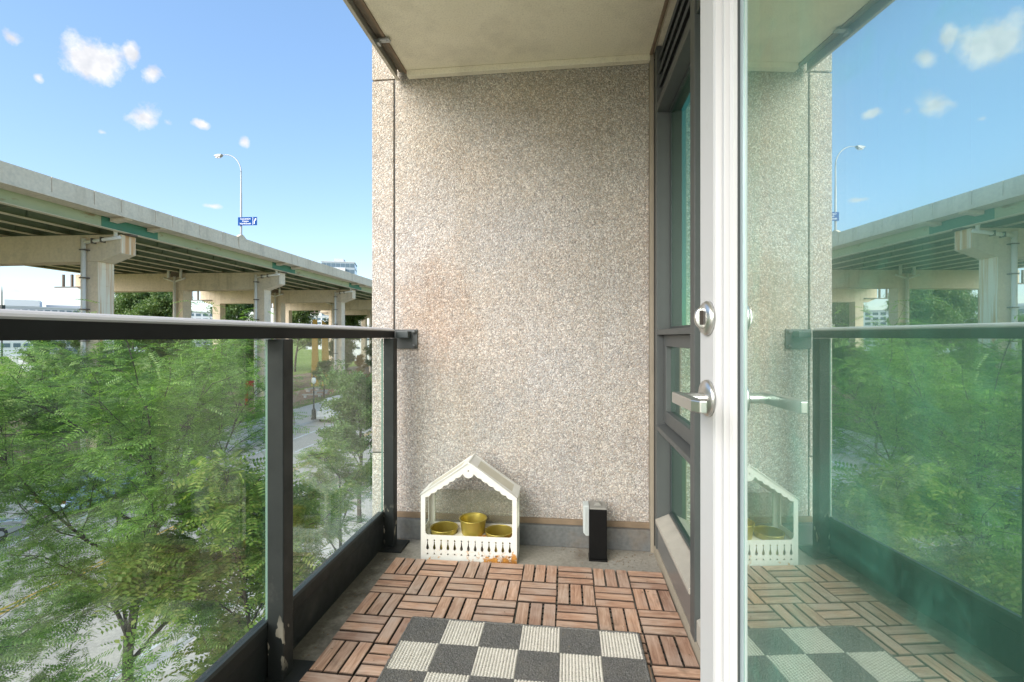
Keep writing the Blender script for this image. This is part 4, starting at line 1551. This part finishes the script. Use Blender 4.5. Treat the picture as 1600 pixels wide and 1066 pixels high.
# three gilt pots in the planter
for i, (px, zt, lab) in enumerate(((.092, .130, 'low gold pot at the left inside the white house planter'), (.232, .178, 'raised gold pot in the middle of the white house planter'), (.356, .124, 'low gold pot at the right inside the white house planter'))):
    c = pl.matrix_basis @ Vector((px, .072, 0))
    h = .092
    z0 = zt - h
    z0 = .0262 if i != 1 else .1055
    h = zt - z0
    r1 = .064 if i == 1 else .0645
    r0 = r1 * (.83 if i == 1 else .92)
    pot = thing('gold_pot', lab, 'pot', (c.x, c.y, ZF + z0), 0, 'gold pots in the planter')
    MB().lathe([(0, 0), (r0, 0), (r0 + .001, .004), (r1 - .002, h - .006), (r1 - .004, h - .006), (r0 - .004, .006), (0, .006)], (0, 0, 0), 36).build('cup', 'gold', pot, smooth=False)
    tr_ = [(r1 * math.cos(a), r1 * math.sin(a), h - .004) for a in np.linspace(0, 2 * math.pi, 37)]
    MB().tube(tr_, .0026, 6, False).build('rim', 'gold', pot, smooth=True)

# ------------------------------------------------------------------ black upright box by the wall
bx = thing('black_box', 'black upright box with ribbed pale side piece standing by the wall', 'box', (.137, 2.232, ZF))
B('case', 'black_plastic', bx, -.039, .041, -.030, .034, .008, .236, bevel=.003)
B('foot', 'black_plastic', bx, -.041, .043, -.036, .038, 0, .0078, bevel=.002)
B('lid', 'grey_plastic', bx, -.038, .040, -.028, .070, .2362, .243, bevel=.002)
B('rear_case', 'grey_plastic', bx, -.036, .038, .0345, .072, .010, .236, bevel=.002)
MB().prism([(-.016, .2432), (.020, .2432), (.016, .251), (.008, .259), (-.004, .259), (-.012, .251)], .0, .022).build('knob', 'grey_plastic', bx, bevel=.002)
sp = MB().prism([(-.066, .248), (-.0392, .248), (-.0392, .108), (-.054, .108), (-.066, .122)], -.016, .050).build('side_piece', 'pale_plastic', bx, bevel=.003)
for k in range(4):
    B('rib', 'pale_plastic', sp, -.060 + .0055 * k, -.0578 + .0055 * k, -.0185, -.0162, .118, .244)
# dry leaves and grit lying about on the concrete
lf = MB()
for k in range(320):
    if k >= 260:
        x, y = rng.uniform(-.78, .39), rng.uniform(1.0, 2.1)
    elif k < 150:
        x, y = rng.uniform(-.87, .40), 2.325 - abs(rng.normal(0, .035))
        if rng.random() < .4:
            x = .235 + rng.normal(0, .06)
            y = 2.22 + rng.normal(0, .035)
    else:
        x, y = -.85 + abs(rng.normal(0, .02)), rng.uniform(.6, 2.2)
    s = rng.uniform(.002, .006)
    a = rng.uniform(0, 6.28)
    z = ZF + .0015 if k < 260 else .0012
    if k >= 260 and -.57 < x < .26 and y < 1.66:
        z = .0135
    c, s2 = math.cos(a) * s, math.sin(a) * s
    lf.add([(x - c, y - s2, z), (x + s2 * .5, y - c * .5, z + .0015), (x + c, y + s2, z + .001), (x - s2 * .5, y + c * .5, z + .003)], [(0, 1, 2, 3)])
o = lf.build('leaf_litter', 'brown_seal')
tag(o, 'scatter of dry leaf crumbs and grit along the balcony floor edges', 'litter', kind='stuff')

# ------------------------------------------------------------------ trees
LEAFQ = np.array([[0, 1, 2, 3]])


def frond_template(pairs, lw, ll):
    """pinnate leaf along +X, length 1: pairs of leaflets off a thin stalk"""
    v, q = [], []

    def leaflet(x, z, side):
        ax = .35
        px, py = x, 0
        tx, ty = x + ll * ax, side * ll
        mx, my = (px + tx) / 2, (py + ty) / 2
        nx, ny = -(ty - py), (tx - px)
        n = math.hypot(nx, ny)
        nx, ny = nx / n * lw, ny / n * lw
        k = len(v)
        v.extend([(px, py, z), (mx + nx, my + ny, z - .012), (tx, ty, z - .05), (mx - nx, my - ny, z - .012)])
        q.append((k, k + 1, k + 2, k + 3))
    for i in range(pairs):
        x = .12 + .85 * i / (pairs - 1)
        z = -.22 * x * x
        for s in (-1, 1):
            leaflet(x, z, s)
    k = len(v)
    v.extend([(0, -.008, 0), (.5, -.006, -.055), (.5, .006, -.055), (0, .008, 0)])
    q.append((k, k + 1, k + 2, k + 3))
    k = len(v)
    v.extend([(.5, -.006, -.055), (1, -.004, -.22), (1, .004, -.22), (.5, .006, -.055)])
    q.append((k, k + 1, k + 2, k + 3))
    return np.array(v), np.array(q)


def cluster_template(n, seed, spread=.5):
    r = np.random.default_rng(seed)
    v, q = [], []
    for i in range(n):
        c = r.normal(0, spread, 3) * np.array([1, 1, .6])
        a = r.normal(0, 1, 3)
        a /= np.linalg.norm(a)
        b = np.cross(a, r.normal(0, 1, 3))
        b /= np.linalg.norm(b)
        l, w = r.uniform(.28, .42), r.uniform(.13, .2)
        k = len(v)
        v.extend([c - a * l, c + b * w, c + a * l, c - b * w])
        q.append((k, k + 1, k + 2, k + 3))
    return np.array(v), np.array(q)


def scatter(name, tmpl, pos, dirs, size, r, flat=.35):
    """instances of a template baked into one foliage mesh"""
    tv, tq = tmpl
    n = len(pos)
    d = dirs.copy()
    d[:, 2] = d[:, 2] * flat + r.normal(0, .22, n)
    d[:, :2] += r.normal(0, .45, (n, 2))
    d /= np.linalg.norm(d, axis=1)[:, None] + 1e-9
    up = np.tile(np.array([0, 0, 1.0]), (n, 1)) + r.normal(0, .35, (n, 3))
    s = np.cross(up, d)
    s /= np.linalg.norm(s, axis=1)[:, None] + 1e-9
    u = np.cross(d, s)
    sc = size * r.uniform(.65, 1.25, n)
    P = pos[:, None, :] + sc[:, None, None] * (tv[None, :, 0, None] * d[:, None, :] + tv[None, :, 1, None] * s[:, None, :] + tv[None, :, 2, None] * u[:, None, :])
    Q = tq[None] + (np.arange(n) * len(tv))[:, None, None]
    return fast_mesh(name, P.reshape(-1, 3), Q.reshape(-1, 4))


def skeleton(seed, H, Rc, tr, fork, nl, lean=(0, 0), rise=.55, sub=6, twig=5, crown_flat=1.0):
    r = np.random.default_rng(seed)
    mb = MB()
    sites, sdir = [], []

    def poly(p, d, length, n, curve, wob):
        pts = [np.array(p, float)]
        d = np.array(d, float)
        d /= np.linalg.norm(d)
        for i in range(n):
            d = d + np.array([0, 0, curve]) / n + r.normal(0, wob, 3) / n
            d /= np.linalg.norm(d)
            pts.append(pts[-1] + d * length / n)
        return pts, d
    top = H * .78
    tp, _ = poly((0, 0, 0), (lean[0], lean[1], 1), top, 9, .0, .5)
    mb.tube(tp, [tr * (1 - .72 * i / 9) for i in range(10)], 8)

    def on(pts, f):
        x = f * (len(pts) - 1)
        i = min(int(x), len(pts) - 2)
        return pts[i] + (pts[i + 1] - pts[i]) * (x - i), pts[i + 1] - pts[i]
    for k in range(nl):
        f = fork + (1 - fork) * (k / max(1, nl - 1)) ** .9
        p, td = on(tp, min(f, .995))
        az = k * 2.4 + r.uniform(-.5, .5)
        el = rise + .75 * (f - fork) + r.normal(0, .12)
        L = Rc * (1.12 - .55 * (f - fork) / (1 - fork)) * r.uniform(.8, 1.12)
        d = (math.cos(az) * math.cos(el), math.sin(az) * math.cos(el), math.sin(el))
        lp_, _ = poly(p, d, L, 6, .1, .75)
        r0 = tr * .36 * (1 - .5 * (f - fork))
        mb.tube(lp_, [max(.012, r0 * (1 - .85 * i / 6)) for i in range(7)], 6)
        for j in range(sub):
            g = .25 + .75 * (j + r.uniform(0, .9)) / sub
            q, ld = on(lp_, min(g, .99))
            ld = ld / np.linalg.norm(ld)
            sd = ld + r.normal(0, .75, 3) * np.array([1, 1, .45])
            SL = Rc * .42 * (1.15 - .5 * g) * r.uniform(.7, 1.2)
            sp_, _ = poly(q, sd, SL, 4, -.05, .7)
            mb.tube(sp_, [max(.006, r0 * .36 * (1 - .8 * i / 4)) for i in range(5)], 5, False)
            for t_ in range(twig):
                h = .2 + .8 * (t_ + r.uniform(0, .9)) / twig
                w, wd = on(sp_, min(h, .99))
                wd = wd / np.linalg.norm(wd)
                dd = wd + r.normal(0, .8, 3) * np.array([1, 1, .3])
                TL = Rc * .20 * r.uniform(.6, 1.2)
                tw, _ = poly(w, dd, TL, 2, -.12, .4)
                mb.tube(tw, [.006, .004, .002], 3, False)
                sites.append(tw)
                sdir.append(dd)
    return mb, sites, sdir


def make_tree(name, label, loc, seed, H, Rc, tr, fork, nl, leaf, tmpl, per, size, rotz=0, jit=.12, lean=(0, 0), rise=.55, sub=6, twig=5, bark='bark', group=None, flat=.35, parts=None):
    t = thing(name, label, 'tree', loc, rotz, group)
    if parts is None:
        r = np.random.default_rng(seed + 99)
        mb, sites, sdir = skeleton(seed, H, Rc, tr, fork, nl, lean, rise, sub, twig)
        me = mb.mesh('trunk')
        me.materials.append(M[bark])
        pos, dirs = [], []
        for tw, d in zip(sites, sdir):
            tw = np.array(tw)
            d = d / np.linalg.norm(d)
            for k in range(per):
                f = (k + r.random()) / per * 2
                i = min(int(f), 1)
                pos.append(tw[i] + (tw[i + 1] - tw[i]) * (f - i) + r.normal(0, jit, 3) * np.array([1, 1, .55]))
                side = np.array([-d[1], d[0], 0]) * (1 if k % 2 else -1)
                dirs.append(d * .6 + side * .8)
        lm = scatter('crown', tmpl, np.array(pos), np.array(dirs), size, r, flat)
        lm.materials.append(M[leaf])
        parts = (me, lm)
    link('trunk', parts[0], t)
    link('crown', parts[1], t)
    return t, parts


FINE = frond_template(8, .036, .19)
BROAD = frond_template(6, .075, .26)
CL = cluster_template(7, 11)
CL2 = cluster_template(9, 12)
GZ = ZG + .11
grp = 'feathery street trees beside the near sidewalk'
t1, P1 = make_tree('honey_locust', 'large feathery green tree filling the view through the left glass panel', (-7.6, 6.9, GZ - .75), 21, 8.9, 4.1, .12, .34, 13, 'leaf_locust', FINE, 26, .26, jit=.13, rise=.42, sub=8, twig=6, group=grp)
make_tree('honey_locust', 'feathery green tree leaning in at the far left edge of the glass', (-8.6, 2.6, GZ - 1.2), 0, 0, 0, 0, 0, 0, None, None, 0, 0, rotz=2.1, parts=P1, group=grp)
for x, y, rz, k, lab in ((-27.4, 33.0, 4.2, .80, 'feathery tree on the far sidewalk, left of the red steel frame'), (-27.9, 25.0, 1.0, .82, 'feathery tree on the far sidewalk in front of the nearest viaduct column')):
    t5, _ = make_tree('honey_locust', lab, (x, y, GZ), 0, 0, 0, 0, 0, 0, None, None, 0, 0, rotz=rz, parts=P1)
    t5.scale = (k, k, k * 1.05)
t3, P3 = make_tree('coffee_tree', 'yellow green tree with drooping fronds below the middle railing post', (-5.5, 7.9, GZ - .2), 33, 6.9, 2.2, .07, .36, 11, 'leaf_yellow', BROAD, 15, .30, jit=.12, rise=.6, sub=5, twig=5, flat=.15)
make_tree('leafy_tree', 'dense dark green tree beside the concrete wall edge', (-9.35, 20.4, GZ), 45, 7.0, 2.45, .11, .36, 11, 'leaf_dark', CL, 16, .17, jit=.15, sub=6, twig=5)
make_tree('small_tree', 'small yellow green tree low down between the railing post and the wall', (-6.2, 12.4, GZ), 51, 5.7, 1.7, .08, .4, 8, 'leaf_yellow', BROAD, 12, .24, jit=.1, flat=.15, sub=4, twig=5)
# trees across the street
make_tree('bare_sapling', 'thin pale young tree with few leaves on the far sidewalk', (-25.9, 42.3, GZ), 61, 6.2, 1.7, .085, .42, 5, 'leaf_locust', FINE, 4, .22, bark='bark_pale', rise=.85, sub=4, twig=3)
tF, PF = make_tree('round_tree', 'small round green tree in the grass in front of a viaduct column', (-33.6, 62.0, ZG), 71, 5.2, 1.9, .10, .38, 9, 'leaf_dark', CL, 10, .20, jit=.18, sub=5, twig=4)
_, PG = make_tree('park_tree', 'broad park tree beyond the viaduct between first and second columns', (-74, 76, ZG), 81, 15.6, 6.2, .28, .30, 12, 'leaf_far', CL2, 10, .50, jit=.5, sub=6, twig=5)
spots = [(-33.2, 30.5, .42, .62, 'bushy tree at the foot of the nearest viaduct column'), (-35.5, 40.0, .40, .60, 'bushy tree between the first two viaduct columns'),
         (-36.0, 44.0, .30, .44, 'low tree left of the red steel frame'), (-70, 66, .6, .7, 'tree beyond the viaduct with pale lawn around it'),
         (-88, 92, 1.15, 1.4, 'tall park tree behind the second viaduct column'), (-80, 104, 1.1, 1.45, 'tall park tree right of the second viaduct column'),
         (-66, 108, 1.0, 1.35, 'tall park tree framed by the third viaduct span'), (-58, 118, .95, 1.25, 'dark park tree under the third viaduct beam'),
         (-93, 80, .6, .8, 'park tree left of the first viaduct column'), (-47, 96, .6, .7, 'tree beside the ochre panels'),
         (-46, 58, .36, .5, 'low bush under the viaduct behind the mulch bed'), (-41.5, 84, .48, .55, 'tree in the shade behind the third viaduct column'),
         (-76, 60, .6, .7, 'small lawn tree beyond the viaduct'), (-30.2, 24.5, .26, .42, 'low shrub behind the parked blue car'), (-29.6, 33.5, .24, .36, 'low shrub beside the far sidewalk'),
         (-87.5, 85.5, 1.0, 1.3, 'leafy park tree just right of the first viaduct column'), (-104, 110, 1.1, 1.4, 'tall park tree far behind the viaduct'), (-52, 70, .42, .52, 'bush in the shade of the viaduct middle'),
         (-34.4, 36.2, .36, .50, 'bush just beyond the first column by the sidewalk'), (-37.5, 90, .5, .62, 'leafy tree against the concrete wall edge under the viaduct')]
rr = random.Random(3)
for i, (x, y, s, sz, lab) in enumerate(spots):
    src = PG if i % 3 or s > .7 else PF
    k = 1.0 if src is PG else 2.4
    t, _ = make_tree('park_tree' if s > .55 else 'bush', lab, (x, y, ZG - (.6 if s < .5 else 0)), 0, 0, 0, 0, 0, 0, None, None, 0, 0, rotz=rr.uniform(0, 6.28), parts=src, group='trees and bushes around the viaduct')
    t.scale = (s * k, s * k, sz * k)
make_tree('autumn_bush', 'orange brown bush at the right under the viaduct', (-36.3, 79.5, ZG), 91, 5.6, 1.5, .08, .2, 8, 'leaf_orange', CL, 9, .24, jit=.2, sub=4, twig=4)
